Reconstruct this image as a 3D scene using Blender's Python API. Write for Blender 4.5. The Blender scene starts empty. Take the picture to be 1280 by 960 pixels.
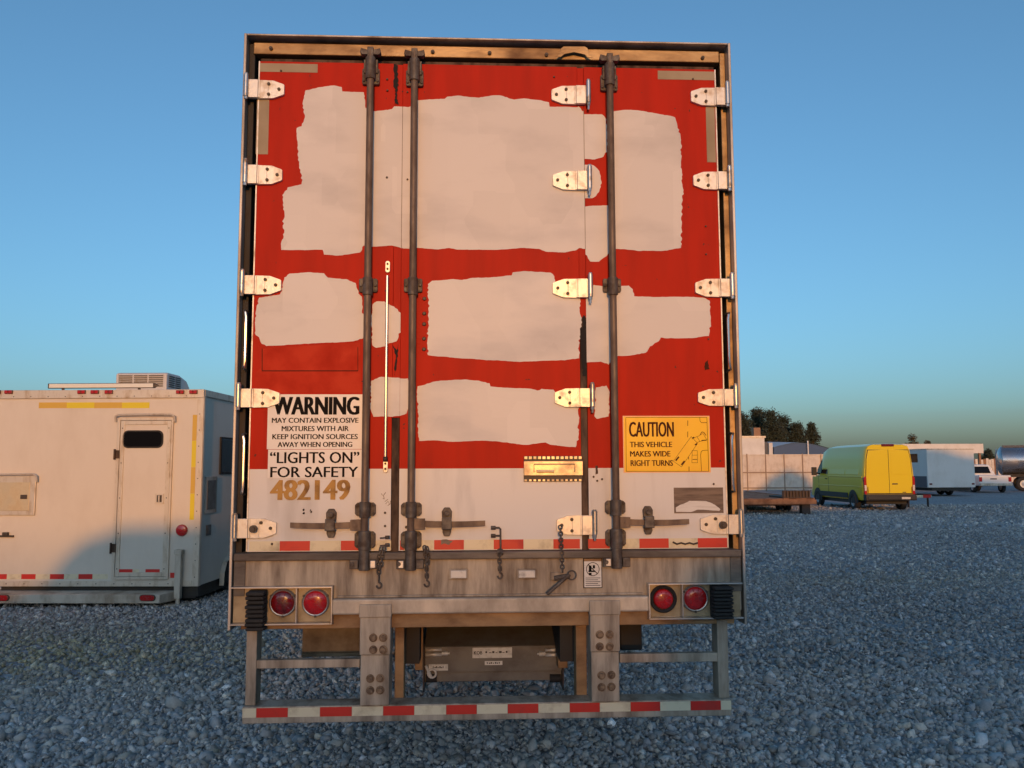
import bpy, bmesh, math, random
import numpy as np
from mathutils import Vector, Matrix, noise
from mathutils.geometry import tessellate_polygon
random.seed(7); rng = np.random.default_rng(7)
sc = bpy.context.scene
COL = sc.collection

# ------------------------------------------------------------------ camera
CAM = Vector((-0.093, -4.331, 1.809)); F = 1060.0          # focal length in pixels of a 1280 px wide picture
YAW, PITCH, ROLL = math.radians(2.67), math.radians(5.53), math.radians(-0.19)
fw = Vector((math.sin(YAW)*math.cos(PITCH), math.cos(YAW)*math.cos(PITCH), math.sin(PITCH)))
rt = Vector((math.cos(YAW), -math.sin(YAW), 0)); up = rt.cross(fw)
rt, up = rt*math.cos(ROLL)+up*math.sin(ROLL), up*math.cos(ROLL)-rt*math.sin(ROLL)
cd = bpy.data.cameras.new('camera'); cam = bpy.data.objects.new('camera', cd); COL.objects.link(cam)
cd.sensor_width = 36; cd.lens = F/1280*36; cd.clip_start = 0.05; cd.clip_end = 6000
cam.matrix_world = Matrix(((rt.x, up.x, -fw.x, CAM.x), (rt.y, up.y, -fw.y, CAM.y), (rt.z, up.z, -fw.z, CAM.z), (0, 0, 0, 1)))
sc.camera = cam

# ------------------------------------------------------------------ light
EL = math.radians(7.0); AZ = 0.0           # low sun behind the camera; light travels towards +y
w = bpy.data.worlds.new('World'); sc.world = w; w.use_nodes = True
nt = w.node_tree; sky = nt.nodes.new('ShaderNodeTexSky'); sky.sky_type = 'NISHITA'; sky.sun_disc = False
sky.sun_elevation = EL; sky.sun_rotation = math.pi + AZ; sky.altitude = 0; sky.air_density = 1.0; sky.dust_density = 1.9; sky.ozone_density = 4.4
bg = nt.nodes['Background']; hs = nt.nodes.new('ShaderNodeHueSaturation'); hs.inputs['Saturation'].default_value = .93; hs.inputs['Hue'].default_value = .487; nt.links.new(sky.outputs[0], hs.inputs['Color']); nt.links.new(hs.outputs[0], bg.inputs[0]); bg.inputs[1].default_value = 0.15
ld = bpy.data.lights.new('sun', 'SUN'); ld.energy = 2.0; ld.angle = math.radians(0.5); ld.color = (0.70, 0.295, 0.06)
sun = bpy.data.objects.new('sun', ld); COL.objects.link(sun); sun.location = (0, -20, 30)
sun.rotation_euler = Vector((math.sin(AZ)*math.cos(EL), math.cos(AZ)*math.cos(EL), -math.sin(EL))).to_track_quat('-Z', 'Y').to_euler()
sc.view_settings.view_transform = 'Standard'; sc.view_settings.look = 'None'; sc.view_settings.gamma = 1
sc.view_settings.exposure = 0.65
sc.cycles.use_denoising = True; sc.cycles.max_bounces = 6

# ------------------------------------------------------------------ helpers: pixel -> place
def ray(px, py): return (fw + rt*((px-640)/F) - up*((py-480)/F))
class Frame:
    """a thing's own axes: origin on the ground, turned by rz; loc() meets the plane local y = yl"""
    def __init__(s, o, rz=0): s.o = Vector(o); s.rz = rz; s.R = Matrix.Rotation(-rz, 3, 'Z')
    def loc(s, px, py, yl=0.0):
        c = s.R @ (CAM-s.o); d = s.R @ ray(px, py); t = (yl-c.y)/d.y
        return c + d*t
    def ground(s, px, py, z=0.0):
        c = s.R @ (CAM-s.o); d = s.R @ ray(px, py); return c + d*((z-c.z)/d.z)
WORLD = Frame((0, 0, 0))
def P(px, py, y=0.0): return WORLD.loc(px, py, y)
def G(px, py): return WORLD.ground(px, py)

# ------------------------------------------------------------------ helpers: materials
MATS = {}
def M(name, col, rough=.5, metal=0., col2=None, scale=6., lo=.45, hi=.65, stretch=(1, 1, 1), bump=0., bscale=60., spec=.5, coat=0.):
    m = bpy.data.materials.new(name); m.use_nodes = True; n = m.node_tree; b = n.nodes['Principled BSDF']
    b.inputs['Base Color'].default_value = (*col, 1); b.inputs['Roughness'].default_value = rough
    b.inputs['Metallic'].default_value = metal; b.inputs['Specular IOR Level'].default_value = spec
    b.inputs['Coat Weight'].default_value = coat
    tc = n.nodes.new('ShaderNodeTexCoord'); mp = n.nodes.new('ShaderNodeMapping'); mp.inputs['Scale'].default_value = stretch
    n.links.new(tc.outputs['Object'], mp.inputs['Vector'])
    if col2 is not None:
        t = n.nodes.new('ShaderNodeTexNoise'); t.inputs['Scale'].default_value = scale; t.inputs['Detail'].default_value = 9; t.inputs['Roughness'].default_value = .62
        n.links.new(mp.outputs[0], t.inputs['Vector'])
        r = n.nodes.new('ShaderNodeMapRange'); r.inputs[1].default_value = lo; r.inputs[2].default_value = hi
        n.links.new(t.outputs[0], r.inputs[0])
        x = n.nodes.new('ShaderNodeMix'); x.data_type = 'RGBA'; x.inputs[6].default_value = (*col, 1); x.inputs[7].default_value = (*col2, 1)
        n.links.new(r.outputs[0], x.inputs[0]); n.links.new(x.outputs[2], b.inputs['Base Color'])
        rr = n.nodes.new('ShaderNodeMapRange'); rr.inputs[3].default_value = rough; rr.inputs[4].default_value = min(1, rough+.25)
        n.links.new(r.outputs[0], rr.inputs[0]); n.links.new(rr.outputs[0], b.inputs['Roughness'])
    if bump:
        t = n.nodes.new('ShaderNodeTexNoise'); t.inputs['Scale'].default_value = bscale; t.inputs['Detail'].default_value = 5
        n.links.new(mp.outputs[0], t.inputs['Vector'])
        k = n.nodes.new('ShaderNodeBump'); k.inputs['Strength'].default_value = bump; k.inputs['Distance'].default_value = .01
        n.links.new(t.outputs[0], k.inputs['Height']); n.links.new(k.outputs[0], b.inputs['Normal'])
    MATS[name] = m; return m

# ------------------------------------------------------------------ helpers: meshes
class MB:
    def __init__(s): s.v = []; s.f = []; s.m = []; s.s = []
    def face(s, pts, m=0, sm=False):
        i = len(s.v); s.v += [tuple(p) for p in pts]; s.f.append(tuple(range(i, i+len(pts)))); s.m.append(m); s.s.append(sm)
    def raw(s, vs, fs, m=0, sm=False):
        i = len(s.v); s.v += [tuple(p) for p in vs]
        for f in fs: s.f.append(tuple(a+i for a in f)); s.m.append(m); s.s.append(sm)
    def box(s, x0, x1, y0, y1, z0, z1, m=0):
        x0, x1 = min(x0, x1), max(x0, x1); y0, y1 = min(y0, y1), max(y0, y1); z0, z1 = min(z0, z1), max(z0, z1)
        s.raw([(x0, y0, z0), (x1, y0, z0), (x1, y1, z0), (x0, y1, z0), (x0, y0, z1), (x1, y0, z1), (x1, y1, z1), (x0, y1, z1)],
              [(0, 3, 2, 1), (4, 5, 6, 7), (0, 1, 5, 4), (1, 2, 6, 5), (2, 3, 7, 6), (3, 0, 4, 7)], m)
    def cyl(s, a, b, r, n=12, m=0, r2=None, caps=True):
        a = Vector(a); b = Vector(b); r2 = r if r2 is None else r2; d = (b-a).normalized()
        u = d.orthogonal().normalized(); v = d.cross(u)
        A = [a+(u*math.cos(t)+v*math.sin(t))*r for t in [2*math.pi*k/n for k in range(n)]]
        B = [b+(u*math.cos(t)+v*math.sin(t))*r2 for t in [2*math.pi*k/n for k in range(n)]]
        s.raw(A+B, [(k, (k+1) % n, n+(k+1) % n, n+k) for k in range(n)], m, True)
        if caps: s.face(A[::-1], m); s.face(B, m)
    def tube(s, pts, r, n=8, m=0):
        pts = [Vector(p) for p in pts]; rings = []; u = None
        for i, p in enumerate(pts):
            d = (pts[min(i+1, len(pts)-1)]-pts[max(i-1, 0)]).normalized()
            u = d.orthogonal().normalized() if u is None else (u-d*u.dot(d)).normalized()
            v = d.cross(u); rings.append([p+(u*math.cos(2*math.pi*k/n)+v*math.sin(2*math.pi*k/n))*r for k in range(n)])
        vs = [q for R_ in rings for q in R_]; fs = []
        for i in range(len(rings)-1):
            for k in range(n): fs.append((i*n+k, i*n+(k+1) % n, (i+1)*n+(k+1) % n, (i+1)*n+k))
        s.raw(vs, fs, m, True); s.face(rings[0][::-1], m); s.face(rings[-1], m)
    def ring(s, c, axis, R_, r, n=16, k=6, m=0):
        c = Vector(c); d = Vector(axis).normalized(); u = d.orthogonal().normalized(); v = d.cross(u); vs = []; fs = []
        for i in range(n):
            t = 2*math.pi*i/n; o = u*math.cos(t)+v*math.sin(t)
            for j in range(k):
                q = 2*math.pi*j/k; vs.append(c+o*(R_+r*math.cos(q))+d*(r*math.sin(q)))
        for i in range(n):
            for j in range(k): fs.append((i*k+j, ((i+1) % n)*k+j, ((i+1) % n)*k+(j+1) % k, i*k+(j+1) % k))
        s.raw(vs, fs, m, True)
    def lathe(s, prof, c, axis='x', n=24, m=0):
        """prof: (radius, along-axis) pairs"""
        vs = []; fs = []; c = Vector(c)
        for (r, a) in prof:
            for k in range(n):
                t = 2*math.pi*k/n; o = (a, r*math.cos(t), r*math.sin(t)) if axis == 'x' else (r*math.cos(t), a, r*math.sin(t)) if axis == 'y' else (r*math.cos(t), r*math.sin(t), a)
                vs.append(c+Vector(o))
        for i in range(len(prof)-1):
            for k in range(n): fs.append((i*n+k, i*n+(k+1) % n, (i+1)*n+(k+1) % n, (i+1)*n+k))
        s.raw(vs, fs, m, True)
    def prism(s, poly, y0, y1, m=0):
        """poly of (x,z), extruded from y0 (front) to y1"""
        n = len(poly); A = [(x, y0, z) for x, z in poly]; B = [(x, y1, z) for x, z in poly]
        tri = tessellate_polygon([[Vector((x, z, 0)) for x, z in poly]])
        s.raw(A, tri, m); s.raw(B, [t[::-1] for t in tri], m)
        s.raw(A+B, [(k, (k+1) % n, n+(k+1) % n, n+k) for k in range(n)], m)
    def flat(s, poly, y, m=0):
        tri = tessellate_polygon([[Vector((x, z, 0)) for x, z in poly]])
        s.raw([(x, y, z) for x, z in poly], tri, m)
    def build(s, name, mats, parent=None, bevel=0., seg=2, label=None, loc=None, fixn=True):
        me = bpy.data.meshes.new(name); me.from_pydata(s.v, [], s.f)
        mats = mats if isinstance(mats, (list, tuple)) else [mats]
        for m in mats: me.materials.append(MATS[m] if isinstance(m, str) else m)
        me.polygons.foreach_set('material_index', s.m); me.polygons.foreach_set('use_smooth', s.s)
        if fixn:
            bm = bmesh.new(); bm.from_mesh(me); bmesh.ops.remove_doubles(bm, verts=bm.verts, dist=1e-5)
            bmesh.ops.recalc_face_normals(bm, faces=bm.faces)
            for e in bm.edges: e.smooth = len(e.link_faces) == 2 and e.calc_face_angle(0) < .7
            bm.to_mesh(me); bm.free()
        me.update()
        o = bpy.data.objects.new(name, me); COL.objects.link(o); o.parent = parent
        if loc is not None: o.location = loc
        if bevel:
            b = o.modifiers.new('bevel', 'BEVEL'); b.width = bevel; b.segments = seg; b.limit_method = 'ANGLE'; b.angle_limit = math.radians(40)
        if label: o['label'] = label
        return o
def thing(name, label, cat, loc=(0, 0, 0), rz=0., group=None):
    o = bpy.data.objects.new(name, None); COL.objects.link(o); o.location = loc; o.rotation_euler = (0, 0, rz); o.empty_display_size = .3
    return tag(o, label, cat, group)
def tag(o, label, cat, group=None):
    o['label'] = label; o['category'] = cat
    if group: o['group'] = group
    return o
def struct(o): o['kind'] = 'structure'; return o
def copy_tree(o, parent=None):
    c = o.copy(); COL.objects.link(c); c.parent = parent
    for ch in list(o.children): copy_tree(ch, c)
    return c
def text_into(mb, s, x0, x1, z0, z1, y, m=0, bold=.0):
    """lettering fitted to a box on a plane facing -y"""
    cu = bpy.data.curves.new('lettering', 'FONT'); cu.body = s; cu.resolution_u = 3
    o = bpy.data.objects.new('lettering', cu); COL.objects.link(o); bpy.context.view_layer.update()
    me = o.evaluated_get(bpy.context.evaluated_depsgraph_get()).to_mesh()
    vs = [v.co.copy() for v in me.vertices]; fs = [tuple(p.vertices) for p in me.polygons]
    ax, bx = min(v.x for v in vs), max(v.x for v in vs); az, bz = min(v.y for v in vs), max(v.y for v in vs)
    for i, d in enumerate((0, -1, 1) if bold else (0,)):        # thicker strokes: overprinted with a small sideways shift
        mb.raw([(x0+bold+(v.x-ax)/(bx-ax)*(x1-x0-2*bold)+d*bold, y-i*.00008, z0+(v.y-az)/(bz-az)*(z1-z0)) for v in vs], fs, m)
    bpy.data.objects.remove(o); bpy.data.curves.remove(cu)
def ragged(pts, amp=.004, step=.012, seed=0., straight=()):
    """outline of hand-rolled paint: broken, slightly wandering edges"""
    out = []
    n = len(pts)
    for i in range(n):
        a = Vector(pts[i]); b = Vector(pts[(i+1) % n]); d = b-a; L = d.length
        if L < 1e-6: continue
        nrm = Vector((-d.y, d.x))/L; k = max(1, int(L/step)); vert = abs(d.y)/L
        if any(abs(a.x-q) < .005 and abs(b.x-q) < .005 for q in straight): out.append(a); continue
        for j in range(k):
            t = j/k; p = a+d*t
            e = noise.noise(Vector((p.x*14, p.y*14, seed)))*amp*.7 + noise.noise(Vector((p.x*60, p.y*95, seed+5)))*amp*(.3+1.9*vert)
            e *= min(1, 4*min(t, 1-t)+.3); out.append(p+nrm*e)
    return [(p.x, p.y) for p in out]
# ------------------------------------------------------------------ materials
def roller(m):
    # overlapping roller strokes: faint blocky differences in coverage
    n = m.node_tree; L = n.links; b = n.nodes['Principled BSDF']; src = b.inputs['Base Color'].links[0].from_socket
    tc = n.nodes.new('ShaderNodeTexCoord'); v = n.nodes.new('ShaderNodeTexVoronoi'); v.distance = 'CHEBYCHEV'; v.inputs['Scale'].default_value = 4.2
    mp = n.nodes.new('ShaderNodeMapping'); mp.inputs['Scale'].default_value = (1, .01, .62); L.new(tc.outputs['Object'], mp.inputs[0]); L.new(mp.outputs[0], v.inputs['Vector'])
    s = n.nodes.new('ShaderNodeSeparateColor'); L.new(v.outputs['Color'], s.inputs[0])
    r = n.nodes.new('ShaderNodeMapRange'); r.inputs[3].default_value = .945; r.inputs[4].default_value = 1.02; L.new(s.outputs[0], r.inputs[0])
    x = n.nodes.new('ShaderNodeMix'); x.data_type = 'RGBA'; x.blend_type = 'MULTIPLY'; x.inputs[0].default_value = 1; L.new(src, x.inputs[6]); L.new(r.outputs[0], x.inputs[7]); L.new(x.outputs[2], b.inputs['Base Color'])
M('white_paint', (.70, .675, .645), .45, 0, (.50, .455, .40), 3.5, .50, .85, (1.6, 1, .3))
M('patch_paint', (.68, .645, .615), .5, 0, (.58, .545, .515), 2.2, .5, .75, (.6, 1, 1.6), bump=.05, bscale=40)
roller(MATS['patch_paint'])
M('alu', (.62, .60, .57), .33, .85, (.30, .25, .19), 7, .45, .75, (1, 1, .3))
M('rail_alu', (.52, .48, .43), .38, .5, (.20, .16, .12), 6, .40, .70, (1, 1, .25), bump=.05)
M('alu_dirty', (.58, .52, .43), .5, .25, (.26, .19, .125), 4, .42, .72, (1, 1, .5), bump=.08)
M('box_tan', (.42, .33, .20), .5, .2, (.24, .17, .09), 8, .42, .7, bump=.1)
M('sill_tan', (.26, .195, .12), .6, .1, (.13, .09, .055), 6, .4, .7, bump=.1)
M('bolt_rusty', (.26, .18, .11), .55, .2, (.09, .05, .03), 30, .4, .65, bump=.2)
M('frame_dirty', (.47, .40, .31), .6, .15, (.15, .105, .07), 6, .40, .72, (2, 1, .35), bump=.12)
M('bronze', (.40, .27, .13), .42, .6, (.16, .09, .045), 5, .42, .70, (.5, 1, 1), bump=.1)
M('rust_beam', (.38, .235, .115), .6, .2, (.20, .11, .055), 6, .40, .65, (.5, 1, 1), bump=.12)
M('sill_dark', (.20, .165, .13), .6, .15, (.09, .07, .055), 7, .38, .68, (.4, 1, 1.5), bump=.15)
M('rod_steel', (.175, .125, .09), .5, .25, (.10, .065, .045), 18, .4, .7, (1, 1, .4), bump=.15)
M('cast_steel', (.125, .11, .095), .5, .25, (.075, .05, .035), 22, .4, .65, bump=.25)
M('hinge_steel', (.70, .67, .61), .38, .35, (.36, .25, .14), 14, .50, .80, bump=.08)
M('hinge_pin', (.55, .53, .50), .3, .8, (.2, .15, .1), 20, .5, .7)
M('bolt', (.07, .055, .045), .55, .3)
M('stainless', (.72, .70, .67), .25, .9)
M('rubber', (.018, .017, .016), .75, 0, (.05, .045, .04), 14, .5, .8, bump=.4)
M('black_gap', (.012, .010, .009), .85)
M('gasket', (.11, .062, .035), .7, 0, (.03, .018, .012), 9, .4, .62, (2, 1, .5), bump=.2)
M('tape_red', (.62, .022, .014), .45, 0, (.42, .035, .025), 9, .55, .8)
M('tape_white', (.74, .66, .46), .38, 0, (.46, .38, .24), 11, .5, .75)
M('tape_beige', (.34, .27, .175), .5, 0, (.28, .215, .135), 4, .4, .7)
M('lens_red', (.50, .012, .012), .12, 0, (.32, .006, .008), 30, .4, .6, coat=.6)
M('lens_dark', (.20, .006, .008), .12, 0, (.08, .003, .004), 30, .4, .6, coat=.6)
M('ink', (.012, .010, .009), .8, spec=.1)
M('ink_brown', (.07, .022, .012), .8, spec=.1)
M('gold_leaf', (.36, .19, .035), .45, .1, (.15, .065, .015), 12, .45, .7)
M('decal_white', (.76, .73, .69), .4, 0, (.66, .62, .57), 5, .5, .8)
M('sign_yellow', (.95, .56, .010), .3, 0, (.90, .47, .010), 3, .4, .7)
M('sign_border', (.86, .50, .26), .4)
M('decal_brown', (.22, .155, .11), .6, 0, (.13, .09, .065), 22, .4, .65, (.3, 1, 3))
M('paper', (.74, .70, .64), .6, 0, (.58, .53, .46), 40, .5, .7, (.2, 1, 4))
M('brass_plate', (.66, .54, .36), .35, .45, (.45, .32, .17), 9, .45, .7)
M('under_dark', (.035, .032, .030), .7, .1, (.06, .045, .03), 5, .4, .7)
M('grey_panel', (.17, .16, .14), .5, .3, (.13, .105, .085), 6, .4, .7, bump=.08)
M('grey_plate', (.62, .61, .57), .45, .1, (.40, .38, .34), 25, .5, .7)
M('tyre', (.022, .022, .022), .8, 0, (.05, .047, .043), 8, .5, .8)
M('rim', (.55, .55, .55), .35, .7)
M('glass_dark', (.008, .008, .009), .06, 0, spec=.25)
# left trailer
M('box_white', (.70, .635, .54), .4, 0, (.61, .54, .45), 1.6, .45, .8, (1, 1, .5))
M('box_trim', (.68, .60, .49), .35, .3, (.36, .27, .17), 8, .5, .75, (1, 1, .4))
M('reflect_yellow', (.74, .60, .02), .4)
M('reflect_amber', (.66, .42, .06), .4)
M('hatch_plate', (.70, .58, .38), .35, .4, (.55, .43, .26), 6, .45, .7)
M('ac_plastic', (.60, .575, .55), .5)
M('light_bar', (.85, .80, .68), .25, .1)
# door red: paint above, white band below, scuffs and chips
def red_door():
    m = bpy.data.materials.new('door_red'); m.use_nodes = True; n = m.node_tree; L = n.links; b = n.nodes['Principled BSDF']
    tc = n.nodes.new('ShaderNodeTexCoord'); mp = n.nodes.new('ShaderNodeMapping'); mp.inputs['Scale'].default_value = (2.2, 1, .35); L.new(tc.outputs['Object'], mp.inputs[0])
    t = n.nodes.new('ShaderNodeTexNoise'); t.inputs['Scale'].default_value = 5; t.inputs['Detail'].default_value = 8; L.new(mp.outputs[0], t.inputs['Vector'])
    r = n.nodes.new('ShaderNodeMapRange'); r.inputs[1].default_value = .35; r.inputs[2].default_value = .72; L.new(t.outputs[0], r.inputs[0])
    x = n.nodes.new('ShaderNodeMix'); x.data_type = 'RGBA'; x.inputs[6].default_value = (.50, .017, .003, 1); x.inputs[7].default_value = (.39, .014, .003, 1); L.new(r.outputs[0], x.inputs[0])
    c = n.nodes.new('ShaderNodeTexNoise'); c.inputs['Scale'].default_value = 26; c.inputs['Detail'].default_value = 3; L.new(tc.outputs['Object'], c.inputs['Vector'])
    cr = n.nodes.new('ShaderNodeMapRange'); cr.inputs[1].default_value = .735; cr.inputs[2].default_value = .75; L.new(c.outputs[0], cr.inputs[0])
    y = n.nodes.new('ShaderNodeMix'); y.data_type = 'RGBA'; y.inputs[7].default_value = (.10, .03, .02, 1); L.new(cr.outputs[0], y.inputs[0]); L.new(x.outputs[2], y.inputs[6])
    L.new(y.outputs[2], b.inputs['Base Color']); b.inputs['Roughness'].default_value = .55; b.inputs['Specular IOR Level'].default_value = .14
    k = n.nodes.new('ShaderNodeBump'); k.inputs['Strength'].default_value = .06; k.inputs['Distance'].default_value = .01
    t2 = n.nodes.new('ShaderNodeTexNoise'); t2.inputs['Scale'].default_value = 3; L.new(tc.outputs['Object'], t2.inputs['Vector']); L.new(t2.outputs[0], k.inputs['Height']); L.new(k.outputs[0], b.inputs['Normal'])
    MATS['door_red'] = m
red_door()
M('worn_red', (.52, .026, .005), .5, 0, (.40, .022, .006), 7, .42, .7, bump=.04, spec=.15)
# ground
def gravel_ground():
    m = bpy.data.materials.new('gravel_ground'); m.use_nodes = True; n = m.node_tree; L = n.links; b = n.nodes['Principled BSDF']
    tc = n.nodes.new('ShaderNodeTexCoord')
    v = n.nodes.new('ShaderNodeTexVoronoi'); v.inputs['Scale'].default_value = 15; L.new(tc.outputs['Object'], v.inputs['Vector'])
    hs = n.nodes.new('ShaderNodeSeparateColor'); L.new(v.outputs['Color'], hs.inputs[0])
    big = n.nodes.new('ShaderNodeTexNoise'); big.inputs['Scale'].default_value = .22; big.inputs['Detail'].default_value = 6; L.new(tc.outputs['Object'], big.inputs['Vector'])
    ad = n.nodes.new('ShaderNodeMath'); ad.operation = 'MULTIPLY_ADD'; ad.inputs[1].default_value = .62; L.new(hs.outputs[0], ad.inputs[0])
    bm_ = n.nodes.new('ShaderNodeMath'); bm_.operation = 'MULTIPLY'; bm_.inputs[1].default_value = .5; L.new(big.outputs[0], bm_.inputs[0]); L.new(bm_.outputs[0], ad.inputs[2])
    r = n.nodes.new('ShaderNodeValToRGB'); r.color_ramp.elements[0].color = (.14, .144, .15, 1); r.color_ramp.elements[1].color = (.48, .485, .495, 1)
    e = r.color_ramp.elements.new(.55); e.color = (.29, .295, .305, 1); L.new(ad.outputs[0], r.inputs[0]); L.new(r.outputs[0], b.inputs['Base Color'])
    k = n.nodes.new('ShaderNodeBump'); k.inputs['Strength'].default_value = .9; k.inputs['Distance'].default_value = .05; k.invert = True
    L.new(v.outputs['Distance'], k.inputs['Height']); L.new(k.outputs[0], b.inputs['Normal']); b.inputs['Roughness'].default_value = .85
    MATS['gravel_ground'] = m
    s = bpy.data.materials.new('stone'); s.use_nodes = True; n = s.node_tree; L = n.links; b = n.nodes['Principled BSDF']
    a = n.nodes.new('ShaderNodeAttribute'); a.attribute_name = 'tone'; tc = n.nodes.new('ShaderNodeTexCoord')
    t = n.nodes.new('ShaderNodeTexNoise'); t.inputs['Scale'].default_value = 60; t.inputs['Detail'].default_value = 4; L.new(tc.outputs['Object'], t.inputs['Vector'])
    mr = n.nodes.new('ShaderNodeMapRange'); mr.inputs[3].default_value = .75; mr.inputs[4].default_value = 1.25; L.new(t.outputs[0], mr.inputs[0])
    x = n.nodes.new('ShaderNodeMix'); x.data_type = 'RGBA'; x.blend_type = 'MULTIPLY'; x.inputs[0].default_value = 1; L.new(a.outputs['Color'], x.inputs[6]); L.new(mr.outputs[0], x.inputs[7])
    L.new(x.outputs[2], b.inputs['Base Color']); b.inputs['Roughness'].default_value = .7
    MATS['stone'] = s
gravel_ground()
M('soil', (.16, .13, .10), .9, 0, (.10, .085, .06), 3, .4, .7)
# far things
M('van_yellow', (.80, .60, .010), .3, 0, coat=.5)
M('van_black', (.025, .025, .027), .6)
M('rust_deck', (.34, .17, .085), .75, .1, (.20, .095, .05), 3, .4, .65, bump=.2)
M('rust_dark', (.07, .05, .042), .7, .2)
M('fence_sheet', (.68, .60, .52), .55, .1, (.56, .47, .38), 2, .45, .7)
M('fence_steel', (.28, .20, .15), .6, .3)
M('wall_white', (.74, .71, .67), .6, 0, (.64, .60, .55), 1, .45, .7)
M('roof_blue', (.03, .075, .17), .45, .2)
M('roof_pale', (.55, .49, .47), .5, .2)
M('wood_brown', (.30, .16, .09), .7)
M('bark', (.11, .08, .06), .9)
M('leaf', (.055, .058, .032), .7, 0, (.035, .045, .022), .6, .4, .6)
M('leaf_light', (.13, .115, .065), .7, 0, (.08, .075, .045), .8, .4, .6)
M('tank_steel', (.45, .46, .48), .22, .9, (.30, .31, .33), 1.2, .4, .7)
M('car_white', (.78, .77, .75), .3, 0, coat=.4)
M('grey_dark', (.09, .095, .11), .6)
# ------------------------------------------------------------------ setting
def ground():
    mb = MB(); S = 2500
    xs = [-S, -300, -60, -20, 20, 60, 300, S]; ys = [-S, -300, -60, -20, 20, 60, 300, S]
    vs = [(x, y, 0) for y in ys for x in xs]; n = len(xs)
    mb.raw(vs, [(j*n+i, j*n+i+1, (j+1)*n+i+1, (j+1)*n+i) for j in range(n-1) for i in range(n-1)])
    struct(mb.build('ground', 'gravel_ground', fixn=False))
ground()
def shade_caster_bank():
    # added bank out of view: uneven crest shaped to shade yard and trailers
    t = math.tan(EL); Y0 = -32.0; off = math.tan(AZ)
    def shade(z, y): return z + (y-Y0)*t
    keys = [(-60, 1.6), (-12, 1.9), (-7.6, shade(-.15, 6)), (-6.0, shade(.30, 6.4)), (-5.2, shade(.98, 6.4)), (-4.7, shade(1.14, 6.4)), (-3.0, shade(1.16, 6.4)), (-1.7, shade(.35, 0)),
            (.55, shade(.35, 0)), (.74, shade(.6, 0)), (.97, shade(1.36, 0)), (1.5, shade(1.40, 0)), (2.6, shade(.55, 27)), (8, shade(.45, 27)), (12.5, shade(.35, 27)),
            (18.0, shade(.35, 28)), (20.2, shade(.2, 55)), (21.0, shade(1.0, 55)), (22.2, shade(1.5, 55)), (23.2, shade(1.2, 55)), (24.2, shade(1.6, 43.4)), (25.5, shade(2.85, 43.4)), (26.5, shade(2.72, 43.4)), (28.6, shade(2.3, 43.4)), (31, shade(1.7, 43.4)), (60, 3.5), (120, 2.5)]
    def h(x):
        for (a, p), (b, q) in zip(keys, keys[1:]):
            if a <= x <= b:
                s = (x-a)/(b-a); s = s*s*(3-2*s); return p+(q-p)*s
        return keys[0][1]
    xs = [-60+i*.25 for i in range(721)]; prof = [(-9, 0), (-5.5, .5), (-2.2, .86), (-.7, .985), (0, 1), (.8, .98), (2.4, .82), (5.2, .45), (8.5, 0)]
    mb = MB(); vs = []; k = len(prof)
    for x in xs:
        H = h(x+0.0)
        for (dy, s) in prof:
            z = H*s
            if 0 < s < .95: z += .12*noise.noise(Vector((x*.7, dy, 3)))
            vs.append((x+(Y0)*off, Y0+dy, z-.02 if s == 0 else z))
    mb.raw(vs, [(i*k+j, (i+1)*k+j, (i+1)*k+j+1, i*k+j+1) for i in range(len(xs)-1) for j in range(k-1)], 0, True)
    struct(mb.build('shade_caster_bank', 'soil', fixn=False))
shade_caster_bank()
def shade_caster_hill():
    # added far ridge, unseen: crest set to dim sun on the lowest metres
    Y0 = -230.0; H = .30 - Y0*math.tan(EL); xs = [-900+i*20 for i in range(91)]; prof = [(-160, 0), (-90, .45), (-35, .85), (-8, .985), (0, 1), (10, .985), (40, .82), (90, .42), (150, 0)]
    mb = MB(); k = len(prof); vs = []
    for x in xs:
        s_ = 1+.0*x if abs(x) < 60 else 1+.12*noise.noise(Vector((x*.006, 1.3, 0)))
        for dy, s in prof: vs.append((x, Y0+dy, H*s*s_-(.05 if s == 0 else 0)))
    mb.raw(vs, [(i*k+j, (i+1)*k+j, (i+1)*k+j+1, i*k+j+1) for i in range(len(xs)-1) for j in range(k-1)], 0, True)
    struct(mb.build('shade_caster_hill', 'soil', fixn=False))
shade_caster_hill()
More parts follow.
